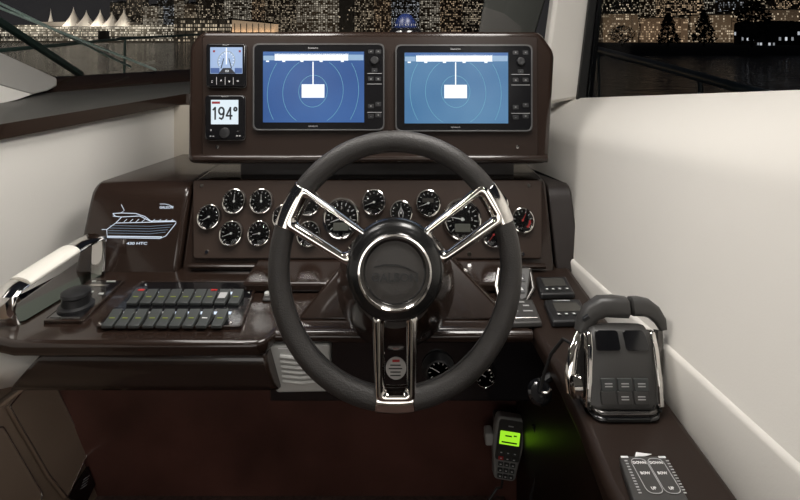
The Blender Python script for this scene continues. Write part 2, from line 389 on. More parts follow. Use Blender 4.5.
# hull / foredeck
hp = [(-2.0, -1.5), (-2.0, 1.5), (-1.75, 4), (-1.1, 7), (0, 9.2), (1.1, 7), (1.75, 4), (2.0, 1.5), (2.0, -1.5)]
m = MB(); fd = [(-2.0, 2.0), (-1.75, 4), (-1.1, 7), (0, 9.2), (1.1, 7), (1.75, 4), (2.0, 2.0), (1.4, 3.0), (.6, 3.1), (-.6, 3.1), (-1.4, 3.0)]
m.prism(fd, .50, .62); m.box((1.55, 1.0, .56), (.8, 2.6, .12)); m.box((-2.1, 1.0, .56), (.8, 2.6, .12))
struct('trim_13', m, hullwhite)
railm = mat('rail_green_steel', (.16, .25, .21), .4, metal=.2)
r = thing('bow_rail', 'thin steel bow rail outside the left windshield, running across the water', 'rail', V(-1.3, 5, .62))
path = [P(-60, 55, 2.9), P(0, 50.5, 3.2), P(60, 45, 3.9), P(125, 38.5, 5.0), P(200, 34.5, 6.3), P(330, 33, 8.2), P(400, 33, 8.9)]
MB().tube(path, .013, 8).build('top_rail', railm, r, world=True)
for q in ((125, 38.5, 5.0), (-20, 52, 3.1)):
    a = P(*q); b = V(a.x*.985-.03, a.y-.05, .62); MB().tube([a, b], .011, 8).build('stanchion', railm, r, world=True)
a = P(330, 33, 8.2); MB().tube([a, V(a.x, a.y, .62)], .011, 8).build('stanchion', railm, r, world=True)
railb = mat('rail_dark', (.02, .03, .035), .3, metal=.4)
r = thing('side_rail', 'dark side deck rail sloping down outside the right window', 'rail', V(1.2, 2, .62))
path = [P(560, 40, 5.2), P(598, 50, 4.0), P(660, 66, 2.55), P(700, 77, 2.05), P(742, 89, 1.75), P(790, 100, 1.55)]
MB().tube(path, [.030, .028, .022, .020, .018, .016], 10).build('top_rail', railb, r, world=True)
for q in (P(598, 50, 4.0), P(700, 77, 2.05)): MB().tube([q, V(q.x+.02, q.y, .62)], .010, 8).build('stanchion', railb, r, world=True)

# shores
bank = mat('dark_bank', (.004, .004, .004), .9); quay = mat('quay_dark', (.006, .006, .006), .9)
m = MB(); m.box((-260, 700, SEA+.2), (1300, 500, 1.6)); struct('quay', m, quay)
m = MB(); m.loft([[V(45, 118, SEA-.2), V(45, 123, SEA+1.6), V(45, 170, SEA+2.0), V(45, 230, SEA+2)], [V(230, 118, SEA-.2), V(230, 123, SEA+1.6), V(230, 170, SEA+2), V(230, 230, SEA+2)]], closed=False)
struct('ground_bank', m, bank)
WARM, CREAM, COOL, AMBER = (1, .80, .58), (1, .88, .72), (.9, .92, 1), (1, .62, .32)
fm = [facade_mat('facade_warm', (.09, .07, .055), WARM, .50, 1.5, 1.9, .50, 1.3),
      facade_mat('facade_office', (.11, .09, .07), CREAM, .72, 2.3, 1.8, .50, 4.1),
      facade_mat('facade_sparse', (.06, .05, .042), WARM, .27, 1.4, 1.9, .58, 7.7),
      facade_mat('facade_cool', (.07, .065, .06), COOL, .38, 1.3, 2.0, .48, 9.2),
      facade_mat('facade_amber', (.09, .06, .045), (1, .70, .45), .46, 1.6, 1.8, .50, 2.9)]
fmr = [facade_mat('shore_warm', (.08, .06, .045), WARM, .36, 1.15, 1.5, .60, 11.3), facade_mat('shore_office', (.08, .065, .05), CREAM, .5, 1.5, 1.4, .5, 14.1),
      facade_mat('shore_sparse', (.07, .055, .045), WARM, .24, 1.1, 1.5, .7, 17.7), facade_mat('shore_cool', (.07, .06, .05), COOL, .28, 1.1, 1.6, .5, 19.2),
      facade_mat('shore_amber', (.08, .055, .04), (1, .70, .45), .34, 1.2, 1.4, .6, 12.9)]
dark_f = facade_mat('facade_dark', (.006, .006, .007), WARM, .05, 1.6, 2.2, .6, 5.5)
def tower(x0, x1, yt, Y, fmat, label, step=None, name='office_tower', ybase=None, group=None):
    X0, X1 = (x0-CX)*Y/F, (x1-CX)*Y/F; zt = CZ-(yt-HY)*Y/F; zb = SEA+.95 if ybase is None else ybase; w = X1-X0; d = max(14, w*.7)
    t = thing(name, label, 'building', V((X0+X1)/2, Y+d/2, zb), group)
    mb = MB(); h = zt-zb
    mb.box((0, 0, h/2), (w*.94, d*.94, h))
    for sx_ in (-1, 1):
        for sy_ in (-1, 1): mb.box((sx_*w*.42, sy_*d*.42, h*.485), (w*.16, d*.16, h*.97))
    mb.build('facade', fmat, t, smooth=False)
    mb = MB(); mb.box((0, 0, h+h*.012), (w*.98, d*.98, h*.025)); mb.box((w*.1, 0, h*1.045), (w*.4, d*.4, h*.045)); mb.build('roof', quay, t, smooth=False)
    return t
city = [
 (0, 110, 124, 3, 640, 2, 'narrow lit tower rising just right of the last white sail'),
 (0, 126, 143, -12, 620, 2, 'dim tower behind the lit promenade, right of the narrow tower'),
 (1, 143, 158, 6, 600, 1, 'low bright office block above the promenade, below a dim tower'),
 (0, 157, 174, -22, 640, 3, 'tall slim tower with cool white windows left of the display pod'),
 (0, 174, 184, -6, 600, 1, 'narrow cream lit block right of a cool slim tower'),
 (0, 184, 196, 4, 520, 0, 'short warm lit block behind the left end of the display pod'),
 (0, 196, 222, -30, 560, 2, 'wide sparsely lit tower above the small left instruments'),
 (0, 224, 247, -26, 540, 1, 'cream office tower with rows of lit floors above the left plotter edge'),
 (0, 248, 262, -4, 560, 4, 'amber lit block right of the cream office tower'),
 (0, 263, 296, -34, 580, 0, 'warm lit tower above the left half of the left plotter'),
 (0, 297, 339, -24, 520, 1, 'broad bright office tower with full lit floors above the left plotter'),
 (0, 353, 374, -40, 560, 0, 'warm tower between the dark gap and the compass'),
 (0, 374, 391, -20, 540, 4, 'amber tower left of the blue compass'),
 (0, 391, 420, -36, 600, 3, 'cool lit tower directly behind the blue compass'),
 (0, 420, 441, -28, 540, 1, 'cream lit office tower right of the blue compass'),
 (0, 441, 462, -14, 520, 4, 'amber lit tower left of the grey windshield pillar'),
 (0, 462, 484, -34, 560, 0, 'warm lit tower partly behind the grey windshield pillar'),
 (0, 604, 640, -30, 420, 2, 'dim tower at the front edge of the right window'),
 (0, 640, 668, -44, 440, 0, 'warm lit tower above the left tree in the right window'),
 (0, 668, 704, -30, 420, 4, 'amber lit tower between the two pointed trees in the right window'),
 (0, 704, 726, -26, 430, 1, 'cream tower above the second pointed tree in the right window'),
 (0, 726, 744, -8, 400, 3, 'narrow cool lit block left of the tall dark tree'),
 (0, 746, 772, -36, 430, 0, 'warm lit tower behind the tall dark tree in the right window'),
 (0, 772, 815, -30, 440, 4, 'amber tower above the dark house at the right edge'),
]
for st, x0, x1, yt, Y, f_, lab in city: tower(x0, x1, yt, Y, (fm if x0 < 600 else fmr)[f_], lab)
area('facade_fill', (-190, 440, 2), (math.radians(125), 0, 0), 330, 60000, color=(1, .78, .55), sy=12)  # unseen area light added to brighten the tower walls
area('facade_fill', (180, 300, 2), (math.radians(125), 0, 0), 170, 22000, color=(1, .78, .55), sy=8)  # same added fill for the towers on the right
tower(339, 353, -30, 500, dark_f, 'unlit black tower in the gap between lit towers left of the compass')
# low blocks along the right shore
tower(603, 638, 14, 320, fmr[0], 'low warm lit block at the left end of the right shore', name='apartment_block')
tower(641, 688, 18, 320, fmr[4], 'low amber lit block behind the first pointed tree', name='apartment_block')
tower(691, 740, 15, 320, fmr[0], 'low warm lit block left of the dark house', name='apartment_block')
tower(743, 812, 10, 320, fmr[2], 'low sparsely lit block behind the dark house', name='apartment_block')
# convention hall with sails
sailm = mat('sail_fabric', (.75, .72, .68), .8); prom = facade_mat('promenade_windows', (.13, .12, .10), CREAM, .62, 1.4, 2.6, 1.1, 3.3)
hallY = 560; k = hallY/F
def zz(py, Y=hallY): return CZ-(py-HY)*Y/F
h = thing('sail_roof_hall', 'long waterfront hall under a row of white pointed sails', 'building', V((85-CX)*k, hallY+20, SEA+.95))
mb = MB(); X0, X1 = (-30-CX)*k, (182-CX)*k
mb.box(((X0+X1)/2, hallY+18, (zz(25)+SEA)/2), (X1-X0, 30, zz(25)-SEA)); mb.build('promenade', prom, h, world=True, smooth=False)
mb = MB(); mb.box(((38-CX)*k/2+(128-CX)*k/2, hallY+14, zz(24)), (92*k, 26, 4.5*k)); mb.build('roof_band', mat('roof_band_grey', (.22, .2, .18), .8), h, world=True, bevel=.6)
for px, yt in ((47, 8), (70, 6.5), (83, 10), (97, 9), (109, 11), (121, 8)):
    mb = MB(); x = (px-CX)*k; zt = zz(yt); zb = zz(26.5); H = zt-zb
    prof = [(8.4*k*(1-t)**1.6+.2*k*(1-t)+.06*k, zb+H*t) for t in [i/9 for i in range(10)]]
    if px == 47: prof = [(r_*.35, z) for r_, z in prof]
    mb.lathe(prof, 20, Matrix.Translation((x, hallY+6, 0)), sx=1.05, sy=1.4); mb.build('sail', sailm, h, world=True)
mb = MB(); mb.box(((18-CX)*k, hallY-3, zz(37.2)), (400*k, 4, .9*k)); mb.build('pier_edge', quay, h, world=True)
mb = MB(); mb.box(((108-CX)*k, hallY-8, zz(36)), (8*k, 6, 10*k)); mb.box(((108-CX)*k, hallY-8, zz(31.5)), (9*k, 7, 1.2*k)); mb.build('pier_hut', quay, h, world=True)
for px in (30, 65, 100, 135):
    area('sail_floodlight', ((px-CX)*k, hallY-14, zz(24)), (math.radians(100), 0, 0), 20, 6500, color=(1, .88, .74), sy=4)
def low_hall(x0, x1, yt0, yt1, yb, Y, mwall, label, roof=True):
    k = Y/F; X0, X1 = (x0-CX)*k, (x1-CX)*k
    t = thing('waterfront_hall', label, 'building', V((X0+X1)/2, Y+8, SEA+.95))
    mb = MB(); z0 = SEA+.9
    mb.hexa([V(X0, Y, z0), V(X1, Y, z0), V(X1, Y, zz(yt1+1.5, Y)), V(X0, Y, zz(yt0+1.5, Y)), V(X0, Y+16, z0), V(X1, Y+16, z0), V(X1, Y+16, zz(yt1+1.5, Y)), V(X0, Y+16, zz(yt0+1.5, Y))]); mb.build('wall', mwall, t, world=True, smooth=False)
    for i in range(7):
        xx = X0+(X1-X0)*(i+.5)/7; mb = MB(); mb.box((xx, Y-1, (z0+zz(yt1+1, Y))/2), (.5*k, 1, zz(yt1+1, Y)-z0)); mb.build('post', quay, t, world=True, smooth=False)
    if roof:
        mb = MB(); d0, d1 = zz(yt0, Y), zz(yt1, Y); e = 3*k
        mb.hexa([V(X0-e, Y-3, d0), V(X1+e, Y-3, d1), V(X1+e, Y-3, d1-1.6*k), V(X0-e, Y-3, d0-1.6*k), V(X0-e, Y+18, d0), V(X1+e, Y+18, d1), V(X1+e, Y+18, d1-1.6*k), V(X0-e, Y+18, d0-1.6*k)]); mb.build('roof', quay, t, world=True, smooth=False)
low_hall(174, 230, 18, 19, 36, 470, facade_mat('hall_dim', (.01, .01, .01), WARM, .5, 2.2, 3.4, .9, 6.1), 'long dark waterfront hall with a few lit windows left of the lit pavilion')
low_hall(232, 274, 18, 22.5, 34, 440, mat('emissive_timber_wall', (.4, .26, .16), .6, emit=.30, ecol=(1, .72, .48), var=.2, vscale=.4), 'warm lit pavilion with sloping dark roof behind the left plotter')  # the wall's lit look is emission in its material
t = tower(765, 815, 22, 150, facade_mat('house_windows', (.006, .006, .006), COOL, .10, .9, 1.6, 1.1, 8.6), 'dark house with a few bright windows on the right shore', name='shore_house')
# trees on the right bank
leafm = mat('dark_foliage', (.006, .008, .005), .9, var=.5, vscale=1); trunkm = mat('dark_trunk', (.01, .008, .006), .9)
def tree(px, yt, wpx, Y, kind, label):
    k = Y/F; x = (px-CX)*k; z0 = SEA+1.7; zt = CZ-(yt-HY)*k; H = zt-z0
    t = thing('tree', label, 'tree', V(x, Y, z0)); MB().tube([(0, 0, 0), (.05, 0, H*.5), (0, 0, H*.9)], [H*.03, H*.02, H*.006], 7).build('trunk', trunkm, t)
    mb = MB(); rnd = random.Random(px)
    for i in range(420):
        u = rnd.random(); a = rnd.random()*6.283
        if kind == 'cone': zc = .12+u*.88; rr = wpx*k*.5*(1-u)**.75*(.6+.4*rnd.random())
        else: zc = .2+u*.8; rr = wpx*k*.5*math.sqrt(max(0, 1-(2*u-1)**2))*(.5+.5*rnd.random())
        c = V(math.cos(a)*rr, math.sin(a)*rr, zc*H); s_ = H*.055
        q = [c+V(rnd.uniform(-s_, s_), rnd.uniform(-s_, s_), rnd.uniform(-s_, s_)) for _ in range(4)]
        mb.add(q, [(0, 1, 2), (0, 2, 3), (0, 3, 1), (1, 3, 2)])
    mb.build('foliage', leafm, t, smooth=False)
tree(668, 13, 22, 135, 'cone', 'pointed dark tree, left of the two pointed ones on the right shore')
tree(704, 11, 24, 138, 'cone', 'pointed dark tree nearest the tall round tree on the right shore')
tree(752, 2, 32, 132, 'round', 'tall dark round tree beside the dark house on the right shore')
tree(622, 26, 26, 140, 'round', 'low round tree at the left end of the right shore')

# ================================================================ HELM CONSOLE
hc = thing('helm_console', 'dark brown glossy helm dashboard with instrument panel and worktop', 'dashboard', V(0, 1.2, 0))
def B(mb, name, m_, parent=hc, **k): return mb.build(name, m_, parent, world=True, **k)
# face plane of the dash (tilted) helper: point on plane GP lifted h
def gpt(px, py, h=0):
    x, y = GP.pix(px, py, h); return GP.M @ V(x, y, h)
def dash_block(xl, xr, name, m_, off=0, zt=1.0, yb=1.62, xlb=None, xrb=None, rad=.03, bev=.01, z0=.79):
    secs = []
    n = GP.M.to_3x3() @ V(0, 0, 1)
    for s_ in (0, 1):
        X = (xl, xr)[s_]; Xb = ((xlb if xlb is not None else xl), (xrb if xrb is not None else xr))[s_]
        O = GP.M.translation
        def at(z): return O.y+(z-O.z)*math.tan(math.radians(22))-off
        row = [V(X, at(z0), z0), V(X, at(zt-rad*1.1), zt-rad*1.1)]
        for i in range(1, 6):
            a = i/6; p0, p1, p2 = V(X, at(zt-rad*1.1), zt-rad*1.1), V(X, at(zt), zt), V(X, at(zt)+rad, zt)
            row.append(p0*(1-a)**2+p1*2*a*(1-a)+p2*a*a)
        row += [V(X, at(zt)+rad, zt), V(Xb, yb, zt-.0), V(Xb, yb, z0)]
        secs.append(row)
    mb = MB(); mb.loft(secs); return B(mb, name, m_, bevel=bev, seg=3)
Ypan = GP.M.translation.y
dash_block(P(85, 220, 1.28).x, P(184, 220, 1.27).x, 'left_wing', brown, off=.012, zt=.985, yb=1.66, xlb=-.69, bev=.012, rad=.035)
dash_block(P(186.5, 220, 1.275).x, P(551, 220, 1.275).x, 'instrument_hood', brown, off=0, zt=.99, bev=.006, rad=.02)
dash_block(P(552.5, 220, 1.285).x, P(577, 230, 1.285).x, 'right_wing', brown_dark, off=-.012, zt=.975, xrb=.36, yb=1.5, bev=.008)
# instrument panel plate, with a ledge under it
poly = fillet(prect(GP, 194, 180.5, 541, 259), .008)
mb = MB(); mb.prism(poly, .0005, .008); ip = mb.build('instrument_panel', panel_brown, hc, world=False, bevel=.003)
WM[ip.name] = Matrix.Translation(V(0, -1.2, 0)) @ GP.M; ip.matrix_local = WM[ip.name]
for q in ((208, 252), (469, 254), (522, 254), (528, 178+8), (203, 186)):
    x, y = GP.pix(*q); mb = MB(); mb.lathe([(.0001, .0105), (.0042, .0105), (.0052, .008)][::-1], 14, Matrix.Translation((x, y, 0))); mb.box((x, y, .0107), (.005, .0012, .0006)); mb.build('screw', chrome, ip)
mb = MB(); mb.tube([gpt(190, 266, .012), gpt(545, 266, .012)], .008, 10, flat=.7); B(mb, 'panel_ledge', brown)
# worktop: left block, centre shelf; side console is its own thing
yF, yC = .948, .992
left_front = [(-.80, yF+.02), (-.70, yF), (-.235, yF), (-.222, yC)]
mb = MB()
poly = [(-.80, 1.30), (-.80, yF+.03), (-.70, yF), (-.255, yF), (-.240, yF+.012), (-.232, yC), (.245, yC), (.245, 1.02), (.262, 1.04), (.262, .99), (.42, .99), (.42, 1.30)]
poly = [(-.80, 1.30), (-.80, yF+.03), (-.70, yF), (-.258, yF), (-.242, yF+.012), (-.232, yC), (.250, yC), (.250, 1.30)]
mb.prism(poly, CTZ-.028, CTZ); wt = B(mb, 'worktop', brown, bevel=.009, seg=3)
# fascia under the left block: rounded drawer-like front
def fascia(x0, x1, y, zt, zb, depth, name, m_, slant0=0, slant1=0):
    secs = []
    prof = [(0.006, 0), (0, -.012), (-.002, -.03), (.004, -.06), (.018, -.078), (.04, -.088)]
    for X, sl in ((x0, slant0), (x1, slant1)):
        row = [V(X+sl*(-d_/.09), y+dy, zt+d_*(zt-zb)/.088) for dy, d_ in prof]
        row += [V(X+sl, y+depth, zb), V(X, y+depth, zt)]
        secs.append(row)
    mb = MB(); mb.loft(secs); return B(mb, name, m_, bevel=.006, seg=3)
fascia(-.655, -.245, yF+.006, CTZ-.026, .688, .30, 'left_fascia', brown, -.080, .024)
# recessed centre panel below the lip
mb = MB(); mb.box((.015, 1.0185, .717), (.53, .03, .125)); B(mb, 'recessed_panel', gloss_black, bevel=.004)
mb = MB(); mb.tube([V(-.236, yC+.004, CTZ-.014), V(.25, yC+.004, CTZ-.014)], .012, 12); B(mb, 'front_lip', brown)
# raised step under the instrument panel (centre)
mb = MB(); mb.box((-.03, 1.195, CTZ+.012), (.62, .13, .022)); B(mb, 'centre_step', brown, bevel=.006)
# steering pedestal: wedge + shroud
mb = MB(); z0 = CTZ
b0 = [P(296, 320, 1.025), P(512, 320, 1.025)]; b0 = [V(p.x, 1.022, z0) for p in b0]
t0 = [V(-.085, 1.12, .915), V(.078, 1.12, .915)]
mb.hexa([b0[0], b0[1], t0[1], t0[0], V(b0[0].x+.04, 1.19, z0), V(b0[1].x-.04, 1.19, z0), V(.06, 1.17, .92), V(-.066, 1.17, .92)]); B(mb, 'steering_pedestal', brown, bevel=.006, seg=3)
mb = MB(); prof = [(.110, -.172), (.109, -.155), (.096, -.10), (.080, -.055), (.064, -.022)]
mb.lathe(prof, 40); sh = mb.build('steering_shroud', brown, hc)
sh.matrix_local = Matrix.Translation(V(0, -1.2, 0)) @ SHF.M
# knee panel and toe board
mb = MB(); mb.box((-.285, 1.53, .38), (1.47, .03, .76)); B(mb, 'knee_panel', mahog)
mb = MB(); mb.box((-.3, 1.495, .004), (1.2, .06, .05)); B(mb, 'toe_strip', carpet)
# left front: cream moulding under the worktop with a steel edge
mb = MB(); mb.loft([[P(-60, 350, 1.02), P(54, 347, 1.03)], [P(-60, 372, 1.0), P(36, 366, 1.0)], [P(-60, 402, 1.01), P(15, 386, 1.03)]], closed=False); o_ = B(mb, 'corner_moulding', vinyl_side)
q = o_.modifiers.new('thick', 'SOLIDIFY'); q.thickness = .01; q.offset = -1
mb = MB(); mb.tube([P(-40, 430, 1.06), P(4, 401, 1.06), P(24, 386, 1.06)], .008, 8); B(mb, 'edge_strip', steel)
# lit engraving of the boat on the left wing
LWF = Frame(GP.M.translation+V(0, -.012, 0), 22)
em = bpy.data.objects.new('boat_emblem', None)
bpy.data.objects.remove(em)
def wing_local(px, py): return LWF.pix(px, py)
def poly_line(mb, pts, w, closed=False):
    mb.tube([(*LWF.pix(*p), .0012) for p in pts], w, 6, closed=closed, flat=.3, up=(0, 0, 1))
mb = MB(); W = .00095
poly_line(mb, [(102, 229.5), (107, 229.5), (107.5, 237.5), (160, 238.5), (166, 236), (176, 223.5)], W)
poly_line(mb, [(107, 229.5), (116, 223), (140, 222.5), (176, 221.5), (176, 223.5)], W)
poly_line(mb, [(113, 216), (121, 217), (140, 216), (150, 221)], W)
poly_line(mb, [(113, 213.5), (122, 213), (136, 213.5), (145, 216.5), (152, 221.8)], W)
poly_line(mb, [(113, 213.5), (115.5, 216)], W); poly_line(mb, [(121, 213), (124.5, 210.5), (121.5, 204.5)], W*.8)
poly_line(mb, [(116, 223), (122, 217)], W); poly_line(mb, [(150, 221), (175, 221)], W*1.3)
for x in (124, 130, 136, 142, 152, 158, 164, 170): poly_line(mb, [(x, 222), (x+3.2, 219.2)], W*.8)
poly_line(mb, [(107.5, 236.3), (162, 237)], W*1.6)
eng = mb.build('boat_engraving', art, hc); eng.matrix_local = Matrix.Translation(V(0, -1.2, 0)) @ LWF.M
eng['label'] = 'glowing white line drawing of a motor yacht'
mb = MB()
for yy in (225.5, 228, 230.5, 233): poly_line(mb, [(110 if yy < 229 else 108.5, yy), (150, yy+.8), (173-(yy-225)*.9, yy-.8)], W*.9)
d = mb.build('engraved_stripes', artdim, eng)
x, y = wing_local(137, 243.5); text('430 HTC', .0095, art, eng, 'lettering', x, y, .0005, sxy=(1.35, .85), bold=.0002)
x, y = wing_local(166.5, 207.5); text('GALEON', .009, art, eng, 'lettering', x, y, .0005, sxy=(.95, .9), bold=.0002)
mb = MB(); poly_line(mb, [(160, 204), (165, 204), (169.5, 205), (173, 207)], W*.8); mb.build('swoosh', art, eng)

# ---- side console (right)
sc = thing('side_console', 'dark brown side console running back along the right wall', 'console', V(.33, .9, 0))
mb = MB(); poly = [(.250, 1.30), (.250, .99), (.250, .55), (.262, -.3), (.405, -.3), (.405, 1.30)]
poly = [(.2515, 1.30), (.2515, 1.0), (.262, .86), (.262, .76), (.255, .66), (.262, .5), (.265, -.3), (.408, -.3), (.408, 1.30)]
mb.prism(poly, CTZ-.04, CTZ-.001); mb.build('console_top', brown_satin, sc, world=True, bevel=.012, seg=4)
mb = MB(); mb.box((.368, .50, .38), (.07, 2.0, .758)); mb.build('console_side', mat('console_side_gloss', (.016, .009, .007), .40, coat=0, spec=.14), sc, world=True)

# ================================================================ DISPLAY POD
pod = thing('display_pod', 'dark brown raised pod holding the two big plotters', 'instrument pod', POD)
o_ = fillet([POD.pix(187, 163), POD.pix(549, 163), POD.pix(555, 52), POD.pix(540, 31), POD.pix(200, 31), POD.pix(189, 46)], .018, 5)
mb = MB(); mb.prism(o_, -.14, 0, top=1.0); mb.build('housing', brown, pod, bevel=.012, seg=4)
fpoly = fillet(prect(POD, 203, 37, 537, 157), .008)
mb = MB(); mb.prism(fpoly, -.001, .004); mb.build('face_panel', brown_satin, pod, bevel=.0015)
mb = MB(); x0, y0 = POD.pix(194, 158.5); x1, _ = POD.pix(547, 158.5); mb.tube([(x0, y0, 0.0), (x1, y0, 0.0)], .010, 10, flat=1.0); mb.build('bottom_lip', brown, pod)
# neck of the pod resting on the dash top
mb = MB(); mb.hexa([V(-.42, 1.385, .99), V(.30, 1.385, .99), V(.30, 1.385, 1.07), V(-.42, 1.385, 1.07), V(-.42, 1.48, .99), V(.30, 1.48, .99), V(.30, 1.48, 1.07), V(-.42, 1.48, 1.07)]); mb.build('neck', brown_dark, pod, world=True)
for q in ((218, 147), (517, 147)):
    x, y = POD.pix(*q); mb = MB(); mb.lathe([(.0048, .004), (.0040, .0062), (.0001, .0066)], 14, Matrix.Translation((x, y, 0))); mb.box((x, y, .0067), (.005, .0011, .0006)); mb.build('screw', chrome, pod)

PZ = .0045
def plotter(x0, y0, x1, y1, sx0, sy0, sx1, sy1, cx, cy, smat, label):
    c = POD.pix((x0+x1)/2, (y0+y1)/2); t = thing('chartplotter', label, 'chartplotter', POD.at(c[0], c[1], PZ), 'chartplotters on the display pod')
    def L(px, py): a = POD.pix(px, py); return (a[0]-c[0], a[1]-c[1])
    def R(a, b, c_, d): return [L(a, d), L(c_, d), L(c_, b), L(a, b)]
    mb = MB(); mb.prism(fillet(R(x0, y0, x1, y1), .016, 6), 0, .010); mb.build('bezel', mat('plotter_black', (.006, .006, .007), .16, coat=0), t, bevel=.003)
    out = fillet(R(x0-.2, y0-.2, x1+.2, y1+.2), .016, 6); inn = fillet(R(x0+1.3, y0+1.3, x1-1.3, y1-1.3), .014, 6)
    mb = MB(); mb.ring(out, inn, .0085, .0112); mb.build('bezel_trim', mat('trim_grey', (.12, .12, .12), .3, metal=.6), t, bevel=.0006)
    s = MB(); s.prism(R(sx0, sy0, sx1, sy1), .009, .0108); s = s.build('screen', smat, t, smooth=False)
    zf = .0110; kx = L(1, 0)[0]-L(0, 0)[0]
    def flat(a, b, c_, d, nm, m_, h=.0003): mb = MB(); mb.prism(R(a, b, c_, d), zf-.0003, zf+h); mb.build(nm, m_, s, smooth=False)
    flat(sx0+.5, sy0+.2, sx1-.5, sy0+3, 'status_bar', mat('status_blue', (.02, .08, .3), .4, emit=.5, ecol=(.06, .22, .62)))
    flat(sx0+.4, sy0+4, sx0+11, sy0+8.6, 'data_box', scr_pale); flat(sx1-16, sy0+3, sx1-.6, sy0+8.6, 'data_box', scr_pale)
    flat(sx0+11.5, sy0+2, sx1-15.5, sy0+8.8, 'menu_bar', scr_white)
    for q in (.03, .19, .37, .56, .77): flat(sx0+(sx1-sx0)*q, sy0+8.9, sx0+(sx1-sx0)*(q+.03), sy0+10.2, 'menu_marker', scr_white)
    flat(cx-11.2, cy-6.6, cx+11.2, cy+6.6, 'message_box', scr_white, .0006); flat(cx-.55, cy-29, cx+.55, cy-6.6, 'heading_line', scr_white, .0005)
    for rr in (13.5, 28.5, 43):
        seg = []; C0 = L(cx, cy); rl = rr*kx
        lo, hi = L(sx0+1, sy1-.8), L(sx1-1, sy0+10)
        mb = MB(); run = []
        for i in range(97):
            a = math.pi/2+2*math.pi*i/96; p = (C0[0]+rl*math.cos(a), C0[1]+rl*1.12*math.sin(a), zf+.0002)
            if lo[0] < p[0] < hi[0] and lo[1] < p[1] < hi[1]: run.append(p)
            else:
                if len(run) > 2: mb.tube(run, .00055, 5, flat=.3, up=(0, 0, 1))
                run = []
        if len(run) > 2: mb.tube(run, .00055, 5, flat=.3, up=(0, 0, 1))
        mb.build('range_ring', scr_cyan, s)
    w = sx1-sx0
    bx0 = sx1+4.2; bx1 = x1-3.5
    text('Raymarine', .0062, grey_ink, t, 'lettering', *L(cx, (y0+sy0)/2+.3), .0102)
    text('hybridtouch', .0048, grey_ink, t, 'lettering', *L(cx, (y1+sy1)/2-.3), .0102)
    for i, (fx, py, g) in enumerate(((.2, 8, '+'), (.8, 8, '='), (.5, 26.5, '-'), (.2, 35, 'o'), (.8, 35, 'o'), (.2, 62, '>'), (.8, 60, '*'), (.2, 72, '-'), (.8, 71, '='))):
        px = bx0+(bx1-bx0)*fx; py = y0+py*(y1-y0)/86; a = L(px, py)
        mb = MB(); mb.prism(rrect(a[0]-.0075, a[1]-.0055, a[0]+.0075, a[1]+.0055, .002, 3), .0098, .0112); b_ = mb.build('button', black, t, bevel=.0006)
        text(g, .008, grey_ink, b_, 'symbol', a[0], a[1], .0115)
    for py in (29.5, 40, 68): a = L(bx0-1, y0+py); b2 = L(bx1+1, y0+py); mb = MB(); mb.box(((a[0]+b2[0])/2, a[1], .0102), (b2[0]-a[0], .0010, .0006)); mb.build('divider', grey_ink, t)
    a = L((bx0+bx1)/2, y0+17); mb = MB(); mb.lathe([(.0115, .0098), (.0112, .014), (.0095, .0185), (.007, .019), (.0001, .0175)], 24, Matrix.Translation((*a, 0))); mb.build('joystick_knob', black, t)
plotter(254.5, 45, 384.5, 131, 264.5, 53, 364.5, 123, 314, 92, scr_a, 'big radar plotter on the left of the pod, deep blue screen')
plotter(395.5, 46, 531, 132, 404.5, 54, 507, 124, 455, 92.5, scr_b, 'big radar plotter on the right of the pod, paler blue screen')

def small_display(x0, y0, x1, y1, s0, s1, s2, s3, label):
    c = POD.pix((x0+x1)/2, (y0+y1)/2); t = thing('instrument_display', label, 'instrument display', POD.at(c[0], c[1], PZ), 'small square displays left on the pod')
    def L(px, py): a = POD.pix(px, py); return (a[0]-c[0], a[1]-c[1])
    def R(a, b, c_, d): return [L(a, d), L(c_, d), L(c_, b), L(a, b)]
    mb = MB(); mb.prism(fillet(R(x0, y0, x1, y1), .010, 5), 0, .014); mb.build('housing', gloss_black, t, bevel=.003)
    out = fillet(R(x0-.1, y0-.1, x1+.1, y1+.1), .010, 5); inn = fillet(R(x0+.9, y0+.9, x1-.9, y1-.9), .009, 5); mb = MB(); mb.ring(out, inn, .004, .0075); mb.build('trim_ring', mat('trim_steel', (.2, .2, .2), .3, metal=.8), t)
    mb = MB(); mb.prism(R(s0, s1, s2, s3), .013, .0146); s = mb.build('screen', scr_i if 'dial' in label else scr_num, t, smooth=False)
    text('Raymarine', .0040, grey_ink, t, 'lettering', *L((x0+x1)/2, y0+1.6), .0142)
    return t, s, L, R
t, s, L, R = small_display(208.5, 45, 247.5, 88.5, 212.8, 49, 244.5, 75, 'small square display with a pale blue rudder dial, upper of two')
def flatp(R_, nm, m_, par, z=.0147, h=.0003): mb = MB(); mb.prism(R_, z, z+h); return mb.build(nm, m_, par, smooth=False)
C0 = L(228.7, 62.5)
arc = [(C0[0]+.0215*math.cos(a), C0[1]+.025*math.sin(a), .0149) for a in [math.radians(-35+250*i/30) for i in range(31)]]
mb = MB(); mb.tube(arc, .0011, 6, flat=.3, up=(0, 0, 1)); mb.build('dial_arc', mat('dial_grey', (.25, .3, .35), .5), s)
for a in range(-30, 215, 20):
    r_ = math.radians(a); M_ = Matrix.Translation((C0[0]+.0185*math.cos(r_), C0[1]+.0215*math.sin(r_), .0149)) @ Matrix.Rotation(r_, 4, 'Z'); mb = MB(); mb.box((0, 0, 0), (.0045, .0009, .0003), M_); mb.build('dial_tick', scr_white, s)
flatp(R(228.2, 49.5, 229.4, 66), 'index_line', scr_white, s, .0149)
flatp([L(221, 75), L(238, 75), L(233, 69.5), L(225.5, 69.5)], 'road_shape', scr_ink, s, .0149)
